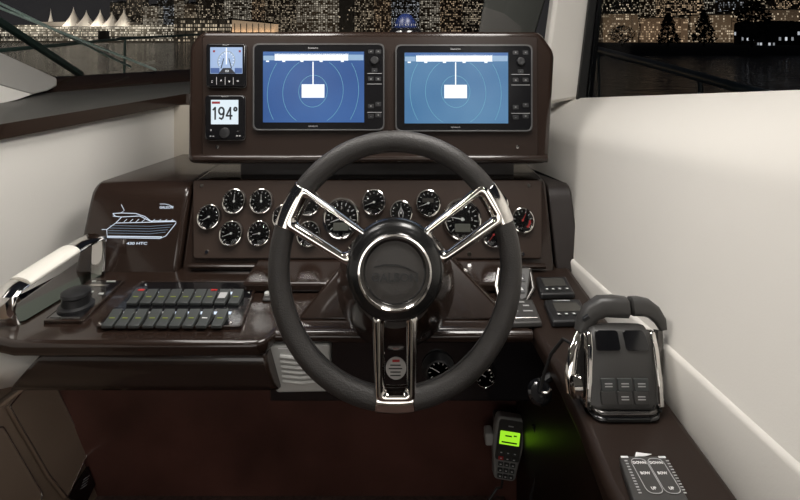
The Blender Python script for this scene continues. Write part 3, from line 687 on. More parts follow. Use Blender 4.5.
flatp(R(213.2, 69.5, 222, 74.6), 'corner_panel', mat('scr_deep', (.1, .2, .5), .5, emit=.35, ecol=(.12, .25, .7)), s, .0148); flatp(R(237, 69.5, 244.2, 74.6), 'corner_panel', MATS['scr_deep'], s, .0148)
for x in (226.2, 231.2): flatp([L(x-2.7*(1 if x < 228 else -1)-.5, 70), L(x-2.7*(1 if x < 228 else -1)+.5, 70), L(x+.4, 60), L(x-.4, 60)], 'needle', scr_ink, s, .0150)
for x in (215.6, 241): flatp(R(x, 52, x+2, 54), 'warning_dot', scr_red, s, .0150)
text('0.0', .0075, scr_white, s, 'digits', *L(229.5, 72.6), .0153)
for px, g in ((214.5, '::'), (223.5, '^'), (231.5, 'v'), (240, '=')): text(g, .011, white_ink, t, 'key_symbol', *L(px, 82.5), .0142)
for px in (219, 227.5, 235.5): flatp(R(px-.25, 78.5, px+.25, 86), 'divider', grey_ink, t, .0140)
t, s, L, R = small_display(207.5, 96, 246.5, 140.5, 213.6, 101, 240.5, 125, 'small square display reading 194 degrees, lower of two')
def strokes(lines, m_, par, name, w, z):
    mb = MB()
    for pts in lines:
        for (x0, y0), (x1, y1) in zip(pts, pts[1:]):
            d = V(x1-x0, y1-y0); nn = V(-d.y, d.x).normalized()*w; e = d.normalized()*w*.6
            mb.prism([(x0-e.x+nn.x, y0-e.y+nn.y), (x0-e.x-nn.x, y0-e.y-nn.y), (x1+e.x-nn.x, y1+e.y-nn.y), (x1+e.x+nn.x, y1+e.y+nn.y)], z, z+.0003)
    return mb.build(name, m_, par, smooth=False)
def oval(cx, cy, rx, ry, a0=0, a1=360, n=14): return [(cx+rx*math.cos(math.radians(a0+(a1-a0)*i/n)), cy+ry*math.sin(math.radians(a0+(a1-a0)*i/n))) for i in range(n+1)]
C0 = L(226.5, 114.3); u, h_ = .0088, .0145
def dg(ox, pts): return [(C0[0]+ox+x-y*.085, C0[1]+y) for x, y in pts]
strokes([dg(-.0235, [(-.0035, .009), (.0015, h_), (.0015, -h_)]),
         dg(-.0065, oval(0, .0060, .0062, .0085)), dg(-.0065, [(.0062, .0060), (.0058, -.002), (.0035, -.011), (.0005, -h_+.0005), (-.0045, -.0115)]),
         dg(.0125, [(.0035, -h_), (.0035, h_), (-.0065, -.006), (.0075, -.006)]),
         dg(.0285, oval(0, .0105, .0034, .0040, n=10))], scr_ink, s, 'digits', .0021, .0149)
flatp(R(214.5, 102.6, 222.5, 104.8), 'red_tab', scr_red, s)
for px, py, g in ((211.5, 130.5, 'o'), (212.5, 137, '= ='), (238, 130.5, '_'), (238.5, 136.5, '= =')): text(g, .008, white_ink, t, 'key_symbol', *L(px+2, py), .0142)
a = L(227, 133.5); mb = MB(); mb.lathe([(.013, .0138), (.0125, .0165), (.010, .0175), (.0001, .0165)], 24, Matrix.Translation((*a, 0))); mb.build('menu_pad', black, t)

# compass on the pod top
cb = P(405.5, 32, 1.44); cb.z = (POD.M @ V(*POD.pix(405, 31), 0)).z-.003
t = thing('compass', 'blue glowing dome compass on top of the display pod', 'compass', V(cb.x, 1.44, cb.z-.014))
mb = MB(); mb.lathe([(.046, -.004), (.046, .014), (.040, .022), (.034, .026)], 36); mb.build('base', gloss_black, t)
mb = MB(); R_ = .031; mb.lathe([(R_*math.cos(a), .024+R_*1.35*math.sin(a)) for a in [math.radians(90*i/10) for i in range(11)]][:-1]+[(.0001, .024+R_*1.35)], 32); d = mb.build('dome', compass_blue, t)
mb = MB(); mb.lathe([(.0352, .0225), (.0356, .025), (.0340, .0268), (.0318, .0268)], 36); mb.build('dome_ring', chrome, t)
for i in range(9):
    a = math.radians(-90-60+15*i); M_ = Matrix.Translation((.0312*math.cos(a), .0312*math.sin(a), .034)) @ Matrix.Rotation(a+math.pi/2, 4, 'Z'); mb = MB(); mb.box((0, 0, 0), (.0012, .001, .003 if i % 2 else .006), M_); mb.build('card_mark', grey_ink, d)

# ================================================================ GAUGES
def gauge_parts(t, r, sweep, kind):
    sy = 1.07
    mb = MB(); mb.lathe([(r*1.0, 0), (r*1.0, .008)], 40, sy=sy); mb.build('case', black, t)
    mb = MB(); mb.lathe([(r*1.01, .007), (r*1.01, .010), (r*.97, .0125), (r*.91, .0130), (r*.86, .0115), (r*.83, .008)], 40, sy=sy); mb.build('bezel', chrome, t)
    mb = MB(); mb.lathe([(r*.86, .007), (r*.86, .0082), (.0001, .0082)], 36, sy=sy); f = mb.build('face', gloss_black, t)
    n = 11 if kind != 'tachometer' else 15
    mb = MB()
    for i in range(n):
        a = math.radians(225-270*i/(n-1)); L_ = r*(.16 if i % 2 == 0 else .10)
        M_ = Matrix.Diagonal((1, sy, 1, 1)) @ Matrix.Translation((r*.70*math.cos(a), r*.70*math.sin(a), .0085)) @ Matrix.Rotation(a, 4, 'Z'); mb.box((0, 0, 0), (L_, r*.035, .0004), M_)
    mb.build('scale', white_ink, f)
    a = math.radians(sweep); M_ = Matrix.Translation((0, 0, .0094)) @ Matrix.Rotation(a, 4, 'Z')
    mb = MB(); mb.add([(-r*.12, -r*.035, 0), (r*.60, -r*.012, 0), (r*.60, r*.012, 0), (-r*.12, r*.035, 0), (-r*.12, -r*.035, .0006), (r*.60, -r*.012, .0006), (r*.60, r*.012, .0006), (-r*.12, r*.035, .0006)], [(3, 2, 1, 0), (4, 5, 6, 7), (0, 1, 5, 4), (1, 2, 6, 5), (2, 3, 7, 6), (3, 0, 4, 7)], M_); mb.lathe([(r*.09, .0082), (r*.09, .0107), (.0001, .011)], 14); mb.build('needle', white_ink if kind != 'red' else red_ink, t)
    if kind == 'tachometer':
        mb = MB(); mb.prism(rrect(-r*.40, -r*.62, r*.40, -r*.22, r*.04, 3), .0082, .0090); mb.build('display_window', lcd, f)
        for i, g in enumerate('0123456'):
            a = math.radians(225-270*i/6); text(g, r*.22, white_ink, f, 'numeral', r*.5*math.cos(a), r*.5*math.sin(a)*sy, .0085)
    if kind == 'red':
        mb = MB(); pts = [(r*.62*math.cos(a), r*.62*sy*math.sin(a), .0086) for a in [math.radians(-60+60*i/8) for i in range(9)]]; mb.tube(pts, r*.10, 6, flat=.08, up=(0, 0, 1)); mb.build('red_zone', red_ink, f)
    if kind == 'small_lcd':
        mb = MB(); mb.prism(rrect(-r*.45, r*.05, r*.45, r*.38, r*.04, 3), .0082, .0089); mb.build('display_window', lcd_dark, f)
    if kind == 'rudder':
        mb = MB(); mb.tube([(0, r*.45, .0087), (-r*.2, 0, .0087), (-r*.14, -r*.45, .0087), (r*.14, -r*.45, .0087), (r*.2, 0, .0087)], r*.035, 5, closed=True, flat=.3, up=(0, 0, 1)); mb.build('boat_symbol', white_ink, f)
    mb = MB(); mb.lathe([(r*.86, .0108), (r*.7, .0118), (r*.4, .0125), (.0001, .0128)], 32, sy=sy); mb.build('glass', gauge_glass, t)
GZ = .0084
gl_ = [(210, 217, 23, 210, 'plain', 'leftmost small round gauge on the instrument panel'),
 (235, 201.5, 23, 90, 'plain', 'small round gauge, upper row second from the left end'),
 (262, 201.5, 23, 95, 'plain', 'small round gauge, upper row just left of the wheel rim'),
 (232, 233.5, 23, 200, 'plain', 'small round gauge, lower row left, above the panel screw'),
 (260, 233.5, 23, 190, 'plain', 'small round gauge, lower row just left of the wheel rim'),
 (284.5, 217, 23, 120, 'plain', 'small round gauge mostly hidden behind the left side of the wheel rim'),
 (309, 203, 24, 170, 'plain', 'small round gauge behind the upper bar of the left wheel spoke'),
 (309, 234, 24, 150, 'plain', 'small round gauge behind the lower bar of the left wheel spoke'),
 (341.5, 218.5, 37, 200, 'tachometer', 'large rev counter seen through the left wheel spoke'),
 (374, 202.5, 24, 200, 'plain', 'small round gauge between the left rev counter and the hub top'),
 (401, 213, 23, 90, 'rudder', 'small gauge with a boat outline just above the wheel hub'),
 (428, 203.5, 25, 200, 'small_lcd', 'small gauge with a dark digital window right of the hub top'),
 (462, 219.5, 38, 170, 'tachometer', 'large rev counter seen through the right wheel spoke'),
 (493, 235, 23, 230, 'red', 'small gauge with red zone below the end of the right wheel spoke'),
 (496.5, 205, 23, 120, 'plain', 'small gauge hidden behind the end of the right wheel spoke'),
 (522, 220.5, 23, 60, 'red', 'rightmost small gauge with a red zone outside the wheel rim')]
for px, py, w, sw, kd, lab in gl_:
    fr = GP.atpix(px, py, GZ); Yg = fr.M.translation.y
    t = thing('tachometer' if kd == 'tachometer' else 'gauge', lab, 'gauge', fr, 'rev counters on the instrument panel' if kd == 'tachometer' else 'small round gauges on the instrument panel')
    gauge_parts(t, w/2*Yg/F, sw, kd)

# ================================================================ STEERING WHEEL
sw = thing('steering_wheel', 'large grey leather steering wheel with three chrome spokes', 'steering wheel', WH)
RC = .1835
mb = MB(); N = 96; mb.tube([(RC*math.cos(2*math.pi*i/N), RC*KY*math.sin(2*math.pi*i/N), 0) for i in range(N)], .0172, 16, closed=True, up=(0, 0, 1)); mb.build('rim', leather, sw)
mb = MB()   # stitching seam on the inner side of the rim
mb.tube([((RC-.0168)*math.cos(2*math.pi*i/N), (RC*KY-.0168)*math.sin(2*math.pi*i/N), .0035) for i in range(N)], .0011, 5, closed=True, up=(0, 0, 1)); mb.build('rim_seam', black, sw)
def spoke(outer, inner, plate, hz):
    o1 = [WH.pix(*p, .014) for p in outer]; i1 = [WH.pix(*p, .014) for p in inner]
    o2 = fillet(o1, .007, 5); i2 = fillet(i1, .010, 5); n = len(o2); secs = []
    for k in range(n+1):
        a, b = V(*o2[k % n]), V(*i2[k % n]); d = b-a; row = []
        for q in range(14):          # a rounded, slightly ridged bar section
            c, e = math.cos(2*math.pi*q/14), math.sin(2*math.pi*q/14); g_ = 1/(abs(c)**2.6+abs(e)**2.6)**(1/2.6)
            w = a+d*(.5-.5*c*g_); row.append(V(w.x, w.y, .007+.0112*e*g_))
        secs.append(row)
    mb = MB(); mb.loft(secs, True, False); s = mb.build('spoke', chrome, sw)
    # sleeve wrapping the rim
    a, b = plate; mb = MB(); pts = []
    for i in range(9):
        t_ = math.radians(a+(b-a)*i/8); pts.append((RC*math.cos(t_), RC*KY*math.sin(t_), 0))
    mb.tube(pts, .0182, 18, up=(0, 0, 1)); mb.build('rim_sleeve', chrome, s, bevel=.001)
def ang(px, py): x, y = WH.pix(px, py); return math.degrees(math.atan2(y/KY, x))
spoke([(299, 183), (280, 226), (350, 268), (374, 238)], [(306, 197), (294, 222), (345, 255), (364, 236)], (ang(300, 184), ang(284, 226)), 0)
spoke([(485, 181), (509, 221), (441, 266), (421, 232)], [(481, 195), (494, 217), (444, 254), (430, 234)], (ang(491, 184), ang(507, 221)), 0)
spoke([(372, 316), (375, 404), (416, 404), (418, 316)], [(385, 318), (384, 393), (407, 393), (406, 318)], (ang(376, 400), ang(414, 400)), 0)
HC = Matrix.Translation((0, -.004, 0)); mb = MB(); R0 = .0765; mb.lathe([(.055, -.030), (.070, -.020), (R0, -.004), (R0, .010), (.0735, .020), (.066, .0265), (.058, .028), (.054, .025)], 56, HC); mb.build('hub', hubblack, sw)
mb = MB(); mb.lathe([(.0575, .022), (.0580, .029), (.0562, .0325), (.0535, .0328), (.0470, .0255), (.0466, .022)], 56, HC); mb.build('hub_ring', chrome, sw)
mb = MB(); mb.lathe([(.0468, .020), (.0466, .0235), (.045, .0250), (.030, .0268), (.0001, .0275)], 56, HC); cap = mb.build('hub_cap', capgrey, sw)
text('GALEON', .0165, emblem_grey, cap, 'embossed_lettering', 0, -.012, .0279, ext=.0006, sxy=(1.1, 1.0), bold=.0003)
mb = MB(); mb.tube([(-.032, .0035, .0272), (-.016, .0065, .0278), (.004, .0058, .0282), (.020, .0015, .0278), (.032, -.005, .0272)], [.0006, .0016, .0016, .0013, .0005], 6, flat=.5, up=(0, 0, 1)); mb.build('embossed_swoosh', emblem_grey, cap)

# ================================================================ SWITCH PANEL (left worktop)
sp = thing('switch_panel', 'glossy black switch panel with two rows of rocker switches', 'switch panel', CT.atpix(172, 305, .0004))
so = CT.pix(172, 305, .0004)
def SL(px, py, h=0): a = CT.pix(px, py, h); return (a[0]-so[0], a[1]-so[1])
mb = MB(); mb.prism(fillet([SL(97, 328.5), SL(240, 328.5), SL(257, 284), SL(141, 284)], .006), 0, .005); mb.build('plate', gloss_black, sp, bevel=.0015)
out = fillet([SL(95, 329.5), SL(241, 329.5), SL(259, 283), SL(140, 283)], .007); inn = fillet([SL(98, 328), SL(239, 328), SL(256.5, 284.6), SL(142, 284.6)], .006)
mb = MB(); mb.ring(out, inn, 0, .0062); mb.build('frame', brown, sp, bevel=.001)
row1 = [136, 149, 161.5, 173.5, 186, 198.5, 210, 222.5, 236]; row2 = [112.5, 125.5, 138.5, 152.5, 165.5, 178.5, 191.5, 205, 220]
proto = None
def rocker(px, py, i, j):
    a = SL(px, py+1, .008); Y = 1.1+a[1]+so[1]; w = 10.6*Y/F; d = .041 if j else .038
    M_ = Matrix.Translation((a[0], a[1], .0055)) @ Matrix(((1, .10*0, 0, 0), (0, 1, 0, 0), (0, 0, 1, 0), (0, 0, 0, 1)))
    mb = MB(); sk = 0.0
    prof = [(-d/2, .0), (-d/2, .006), (-d*.1, .0085), (d/2, .0165), (d/2, 0)]
    mb.loft([[V(-w/2, y_, z_) for y_, z_ in prof], [V(w/2, y_, z_) for y_, z_ in prof]])
    o = mb.build('rocker_switch', keygrey, sp, bevel=.0012); o.matrix_local = M_
    mb = MB(); mb.box((0, -d*.02, .0103), (w*.50, .0022, .0006), Matrix.Rotation(math.radians(6), 4, 'X')); g = mb.build('indicator_line', white_ink if (i == 7) else green_led, o)
    if j == 0 and i in (0, 6): mb = MB(); mb.box((w*.15, d*.40, .0158), (w*.6, .005, .0008)); mb.build('red_mark', red_ink, o)
    if j == 0 and i == 7: mb = MB(); mb.box((0, d*.1, .0112), (w*.7, d*.55, .0008), Matrix.Rotation(math.radians(9), 4, 'X')); mb.build('pale_label', grey_ink, o)
    # backlit legend behind the switch
    x, y = a[0], a[1]+d/2+.010
    return x, y, w
for j, (row, py) in enumerate(((row1, 299), (row2, 320.5))):
    for i, px in enumerate(row):
        x, y, w = rocker(px, py, i, j)
        lw = .75 if (j == 0 and i in (1, 7)) or (j == 1 and i in (4, 7, 8)) else (.5 if (j == 1 and i in (5, 6)) else .25)
        mb = MB(); mb.box((x+w*.1, y+.0045, .0056), (w*lw, .009, .0010)); mb.build('backlit_legend', blue_led if lw > .3 else grey_ink, sp)
for q in ((100, 326), (230, 326.5), (249, 294.5), (146, 287)):
    a = SL(*q); mb = MB(); mb.lathe([(.0034, .005), (.003, .0065), (.0001, .0068)], 12, Matrix.Translation((*a, 0))); mb.build('screw', chrome, sp)

# searchlight control
sl = thing('searchlight_control', 'black control plate with a round joystick knob beside the grab rail', 'control panel', CT.atpix(84, 302, .0004))
so2 = CT.pix(84, 302, .0004)
def L2(px, py): a = CT.pix(px, py); return (a[0]-so2[0], a[1]-so2[1])
mb = MB(); mb.prism(fillet([L2(44, 323), L2(81, 323), L2(124, 282), L2(92, 282)], .005), 0, .005); mb.build('plate', gloss_black, sl, bevel=.0015)
out = fillet([L2(42.5, 324), L2(82, 324), L2(126, 281), L2(91, 281)], .006); inn = fillet([L2(46, 322), L2(80, 322), L2(122, 283), L2(93.5, 283)], .005); mb = MB(); mb.ring(out, inn, 0, .006); mb.build('frame', brown, sl, bevel=.001)
a = L2(76, 309); mb = MB(); mb.lathe([(.033, .005), (.033, .009), (.026, .012), (.025, .026), (.028, .030), (.027, .036), (.020, .039), (.0001, .040)], 32, Matrix.Translation((*a, 0))); mb.build('joystick_knob', black, sl)
for px, py, w, h in ((98, 288, .044, .010), (82, 292.5, .010, .006), (101, 296.5, .010, .006), (91, 294.5, .010, .006), (94, 283.8, .008, .005), (111, 284, .020, .004)):
    a = L2(px, py); mb = MB(); mb.prism(rrect(a[0]-w/2, a[1]-h/2, a[0]+w/2, a[1]+h/2, .001, 2), .005, .0062); mb.build('key', steel if w > .03 else whiteplastic, sl)
mb = MB(); a, b_ = L2(48, 320.5), L2(79, 320.5); mb.tube([(*a, .0055), (*b_, .0055)], .001, 6); mb.build('edge_line', steel, sl)

# grab rail
gr = thing('grab_rail', 'chrome grab rail with a white grip on the left of the worktop', 'grab rail', V(-.745, 1.13, CTZ))
mb = MB(); pts = [P(8, 330, 1.0), P(7, 312, .995), P(4, 298, 1.0), P(14, 289, 1.025), P(25, 284.5, 1.04), P(52, 264, 1.12), P(80, 243.5, 1.20), P(93, 236, 1.25), P(101, 235, 1.268), P(102, 243, 1.272), P(101, 263, 1.28)]
pts = [V(-.752, 1.005, CTZ+.002), V(-.752, .994, .83), V(-.752, .998, .855), V(-.752, 1.018, .8645), V(-.750, 1.04, .867), V(-.738, 1.10, .875), V(-.718, 1.18, .886), V(-.706, 1.215, .890), V(-.704, 1.226, .884), V(-.704, 1.228, .86), V(-.704, 1.222, .803)]
mb.tube(pts, .024, 16, flat=.30, up=(0, 0, 1)); mb.build('bar', chrome, gr, world=True)
mb = MB(); g = [V(-.7505, 1.037, .8670), V(-.749, 1.044, .868), V(-.738, 1.10, .8755), V(-.7265, 1.149, .8825), V(-.725, 1.156, .8833)]; mb.tube(g, [.0255, .0268, .0268, .0262, .0250], 18, flat=.44, up=(0, 0, 1)); mb.build('grip', whitegrip, gr, world=True)
mb = MB(); mb.prism(fillet([CT.pix(-16, 326)[:2], CT.pix(24, 323), (-.690, .115), (-.728, .115)], .008), 0.0004, .004); o = mb.build('base_plate', mat('chrome_dark_reflection', (.10, .13, .11), .10, metal=1), gr); o.matrix_local = Matrix.Translation(V(.745, -1.13, -CTZ)) @ CT.M  # dark green reflection of the windshield put into the chrome colour

# ================================================================ BELOW THE LIP
RF = Frame(V(0, 1.003, .72), 0)
t = thing('air_vent', 'pale grey louvred vent cover under the worktop behind the wheel', 'vent', RF.atpix(301, 362, 0))
so3 = RF.pix(301, 362)
def L3(px, py): a = RF.pix(px, py); return (a[0]-so3[0], a[1]-so3[1])
mb = MB(); mb.prism(fillet([L3(277, 388), L3(331, 387), L3(332, 339), L3(270, 340)], .008), 0, .016, top=.97); mb.build('cover', whiteplastic, t, bevel=.003)
for i in range(6):
    y = 351+i*4.8; a, b_ = L3(282+i*.6, y), L3(320+i*.5, y); mb = MB(); mb.tube([((a[0]), a[1], .0165), ((a[0]+b_[0])/2, a[1]-.001, .0205), (b_[0], b_[1], .0165)], .0042, 8, flat=.9, up=(0, 0, 1)); mb.build('louvre', whiteplastic, t)
a = L3(280, 343.5); b_ = L3(294, 343.5); mb = MB(); mb.box(((a[0]+b_[0])/2, a[1], .0162), (b_[0]-a[0], .002, .0006)); mb.build('name_strip', white_ink, t)
def under_gauge(px, py, w, lab, nm):
    fr = RF.atpix(px, py); t = thing(nm, lab, 'gauge' if nm == 'gauge' else 'socket', fr); r = w/2*1.045/F
    mb = MB(); mb.lathe([(r*1.25, 0), (r*1.25, .004), (r*1.05, .010), (r*1.0, .018), (r*.9, .020), (r*.84, .018), (r*.82, .012)], 36); mb.build('bezel', black if 'dark' in lab else chrome, t)
    mb = MB(); mb.lathe([(r*.84, .008), (r*.84, .012), (.0001, .012)], 30); f = mb.build('face', gloss_black, t)
    for i in range(9):
        a = math.radians(220-260*i/8); M_ = Matrix.Translation((r*.66*math.cos(a), r*.66*math.sin(a), .0122)) @ Matrix.Rotation(a, 4, 'Z'); mb = MB(); mb.box((0, 0, 0), (r*.16, r*.05, .0004), M_); mb.build('scale_mark', white_ink, f)
    M_ = Matrix.Rotation(math.radians(150), 4, 'Z'); mb = MB(); mb.box((r*.25, 0, .0132), (r*.7, r*.06, .0006), M_); mb.build('needle', white_ink, t)
under_gauge(438, 367.5, 25, 'small dark gauge under the worktop inside the lower right of the wheel', 'gauge')
under_gauge(484, 372, 19, 'small chrome rimmed dial under the worktop partly behind the wheel rim', 'gauge')
t = thing('sticker', 'round white sticker seen between the bars of the lower wheel spoke', 'sticker', RF.atpix(396, 368, .0005))
r = 10*1.045/F; mb = MB(); mb.lathe([(r, 0), (r, .0006), (.0001, .0008)], 30, sx=.98, sy=1.1); mb.build('disc', mat('sticker_white', (.55, .54, .52), .5), t)
mb = MB(); mb.box((0, r*.72, .0010), (r*.7, r*.22, .0006)); mb.build('red_band', red_ink, t)
for i in range(4): mb = MB(); mb.box((-r*.05, r*(.3-.33*i), .0010), (r*(1.0 if i != 1 else 1.3), r*.10, .0004)); mb.build('text_line', emblem_grey, t)

# ================================================================ RIGHT OF THE WHEEL
def plate_on(px_poly, h, name, m_, parent, so_, z0=0, bevel=.003, r=.006, top=1.0):
    poly = fillet([(CT.pix(*p)[0]-so_[0], CT.pix(*p)[1]-so_[1]) for p in px_poly], r); mb = MB(); mb.prism(poly, z0, z0+h, top=top); return mb.build(name, m_, parent, bevel=bevel)
def engine_display(poly, scr, keys, lab):
    cx_, cy_ = sum(p[0] for p in poly)/4, sum(p[1] for p in poly)/4; t = thing('engine_display', lab, 'display', CT.atpix(cx_, cy_), 'engine displays on the side console'); so_ = CT.pix(cx_, cy_)
    plate_on(poly, .012, 'housing', black, t, so_, bevel=.003, top=.95)
    plate_on(scr, .0016, 'screen', lcd_dark, t, so_, z0=.0115, bevel=.0004, r=.003)
    for q in keys: a = CT.pix(*q); mb = MB(); mb.prism(rrect(a[0]-so_[0]-.004, a[1]-so_[1]-.0045, a[0]-so_[0]+.004, a[1]-so_[1]+.0045, .001, 2), .012, .0138); b_ = mb.build('button', keygrey, t); mb = MB(); mb.box((a[0]-so_[0], a[1]-so_[1], .0140), (.0045, .0035, .0004)); mb.build('symbol', white_ink, b_)
    if len(scr) and lab.startswith('near'): a = CT.pix((poly[2][0]+poly[3][0])/2, poly[2][1]+2.6); mb = MB(); mb.box((a[0]-so_[0], a[1]-so_[1], .0125), (.035, .003, .0004)); mb.build('name_strip', grey_ink, t)
engine_display([(540, 300), (576, 299), (566, 281), (535, 281.5)], [(545, 292), (567, 291.5), (562, 283.5), (541, 284)], [(547, 295.5), (553, 295.3), (559.5, 295.1), (567, 294.8)], 'far square display beside the right wall, left of the throttle grips')
engine_display([(552, 328), (592, 327), (580, 304), (543, 305)], [(557, 318), (583, 317.5), (576, 308.5), (552, 309)], [(559, 321), (566.5, 320.8), (574, 320.5), (582, 320.2)], 'nearer square display partly behind the left throttle grip')
# thruster pad : upright keypad with chrome cheeks
kf = Frame(P(516, 300, 1.10), 50)
t = thing('thruster_control', 'upright dark control pad with chrome sides behind the right wheel rim', 'control pad', kf)
def LK(px, py): return kf.pix(px, py)
mb = MB(); mb.prism(fillet([LK(500, 301), LK(527, 301), LK(531, 268), LK(500, 268)], .010), -.014, .004); mb.build('pad', charcoal, t, bevel=.003)
for s_, q in ((-1, [(500, 300), (496.5, 285), (499, 268)]), (1, [(526, 301), (533.5, 288), (530, 268)])):
    mb = MB(); mb.tube([(*LK(*p), -.004) for p in q], [.004, .005, .004], 10); mb.build('chrome_cheek', steel if s_ < 0 else steel_dark, t)
for px, py in ((521, 279), (521, 290), (508, 279), (508, 290)): a = LK(px, py); mb = MB(); mb.prism(rrect(a[0]-.008, a[1]-.008, a[0]+.008, a[1]+.008, .002, 3), .003, .006); b_ = mb.build('button', black, t); mb = MB(); mb.add([(a[0]-.004, a[1]-.003, .0063), (a[0]+.004, a[1]-.003, .0063), (a[0], a[1]+.004, .0063)], [(0, 1, 2)]); mb.build('arrow', white_ink, b_)
t = thing('autopilot_pad', 'flat charcoal key plate beside the lower right of the wheel rim', 'control pad', CT.atpix(522, 316)); so_ = CT.pix(522, 316)
plate_on([(503, 328.5), (543, 327.5), (533, 303.5), (508, 303.5)], .010, 'plate', charcoal, t, so_, top=.96)
for px, py, w in ((520, 307, .018), (526, 310.5, .012), (528, 316, .018), (516.5, 316, .006)):
    a = CT.pix(px, py); mb = MB(); mb.box((a[0]-so_[0], a[1]-so_[1], .0104), (w, .004, .0006)); mb.build('legend', grey_ink, t)
mb = MB(); a, b_ = CT.pix(508, 323.5), CT.pix(538, 323); mb.tube([(a[0]-so_[0], a[1]-so_[1], .0104), (b_[0]-so_[0], b_[1]-so_[1], .0104)], .0012, 6); mb.build('groove_line', steel, t)
t = thing('push_switch', 'small grey switch plate with a pale button left of the steering pedestal', 'switch', CT.atpix(273, 296)); so_ = CT.pix(273, 296)
plate_on([(262, 302), (288, 302), (290, 282), (270, 282)], .006, 'plate', charcoal, t, so_)
a = CT.pix(267.5, 297); mb = MB(); mb.lathe([(.007, .006), (.0065, .010), (.0001, .0105)], 16, Matrix.Translation((a[0]-so_[0], a[1]-so_[1], 0))); mb.build('button', whiteplastic, t)

# ---- throttle
th = thing('throttle_control', 'twin lever throttle with dark grips and keypad on the side console', 'throttle', V(.325, .85, CTZ))
def T(mb, name, m_, par=th, **k): return mb.build(name, m_, par, world=True, **k)
prof = [(.768, .812), (.776, .842), (.784, .868), (.794, .890), (.806, .902), (.822, .904), (.842, .892), (.860, .86)]
cxT = .327
secs = []
for u in (-1, -.93, -.75, -.4, 0, .4, .75, .93, 1):
    drop = {1: .012, .93: .004, .75: .001, .4: 0, 0: 0}[abs(u)]
    def XX(z): q = max(0, (z-.812)/.09); return cxT+.010*q+u*.0535*(1-.10*q)
    row = [V(XX(z), y+drop*.4, z-drop) for y, z in prof]; row += [V(XX(.8), .868, .806), V(XX(.8), .766, .806)]
    secs.append(row)
mb = MB(); mb.loft(secs); body = T(mb, 'body', charcoal, bevel=.002)
mb = MB(); mb.prism(fillet([(cxT-.046, .750), (cxT+.046, .750), (cxT+.057, .785), (cxT+.057, .875), (cxT-.055, .875), (cxT-.055, .785)], .012), CTZ-.001, .806); T(mb, 'base', gloss_black, bevel=.003, seg=3)
mb = MB(); rim_ = fillet([(cxT-.044, .753), (cxT+.044, .753), (cxT+.055, .786), (cxT+.055, .87), (cxT-.053, .87), (cxT-.053, .786)], .012); inn = [(cxT+(x-cxT)*.9, .815+(y-.815)*.90) for x, y in rim_]; mb.ring(rim_, inn, .804, .812); T(mb, 'base_trim', steel_dark, bevel=.003)
for s_ in (-1, 1):
    mb = MB()
    pr = [(.762, .812), (.770, .845), (.787, .885), (.800, .902), (.815, .899), (.800, .872), (.785, .842), (.780, .812)]
    def XC(z, e): q = (z-.812)/.09; return cxT+.010*q+s_*(.0535*(1-.10*q)+e)
    mb.loft([[V(XC(z, -.004), y, z) for y, z in pr], [V(XC(z, .004), y, z) for y, z in pr]]); T(mb, 'cheek_trim', chrome, bevel=.002)
sf = Frame(V(cxT, .768, .812), tilt=math.degrees(math.atan2(.008, .030)))
tf = Frame(V(cxT+.008, .7965, .8905), tilt=math.degrees(math.atan2(.022, .034)))
for x0, x1 in ((-.040, -.003), (.005, .040)):
    mb = MB(); mb.prism(fillet([(x0, -.013), (x1, -.013), (x1*.93, .014), (x0*.93, .014)], .005), -.006, .0030); o = mb.build('top_window', gloss_black, th, bevel=.0008); o.matrix_local = Matrix.Translation(V(-.325, -.85, -CTZ)) @ tf.M
# keys
for r_, py in enumerate((384.5, 397.5)):
    for c_, px in enumerate((608, 624.5, 641)):
        x, y = sf.pix(px, py); mb = MB(); mb.prism(rrect(x-.0108, y-.0085, x+.0108, y+.0085, .0015, 3), -.001, .0026); b_ = mb.build('key', keygrey if r_ == 0 else charcoal, th, bevel=.0008); b_.matrix_local = Matrix.Translation(V(-.325, -.85, -CTZ)) @ sf.M
        if (r_, c_) != (1, 0):
            for dy in (.0018, -.0018): mb = MB(); mb.box((x, y+dy, .0028), (.011, .0014, .0004)); mb.build('legend', grey_ink, b_)
mb = MB(); mb.box((cxT, .7502, .8035), (.062, .0016, .004)); T(mb, 'maker_plate', rubber)
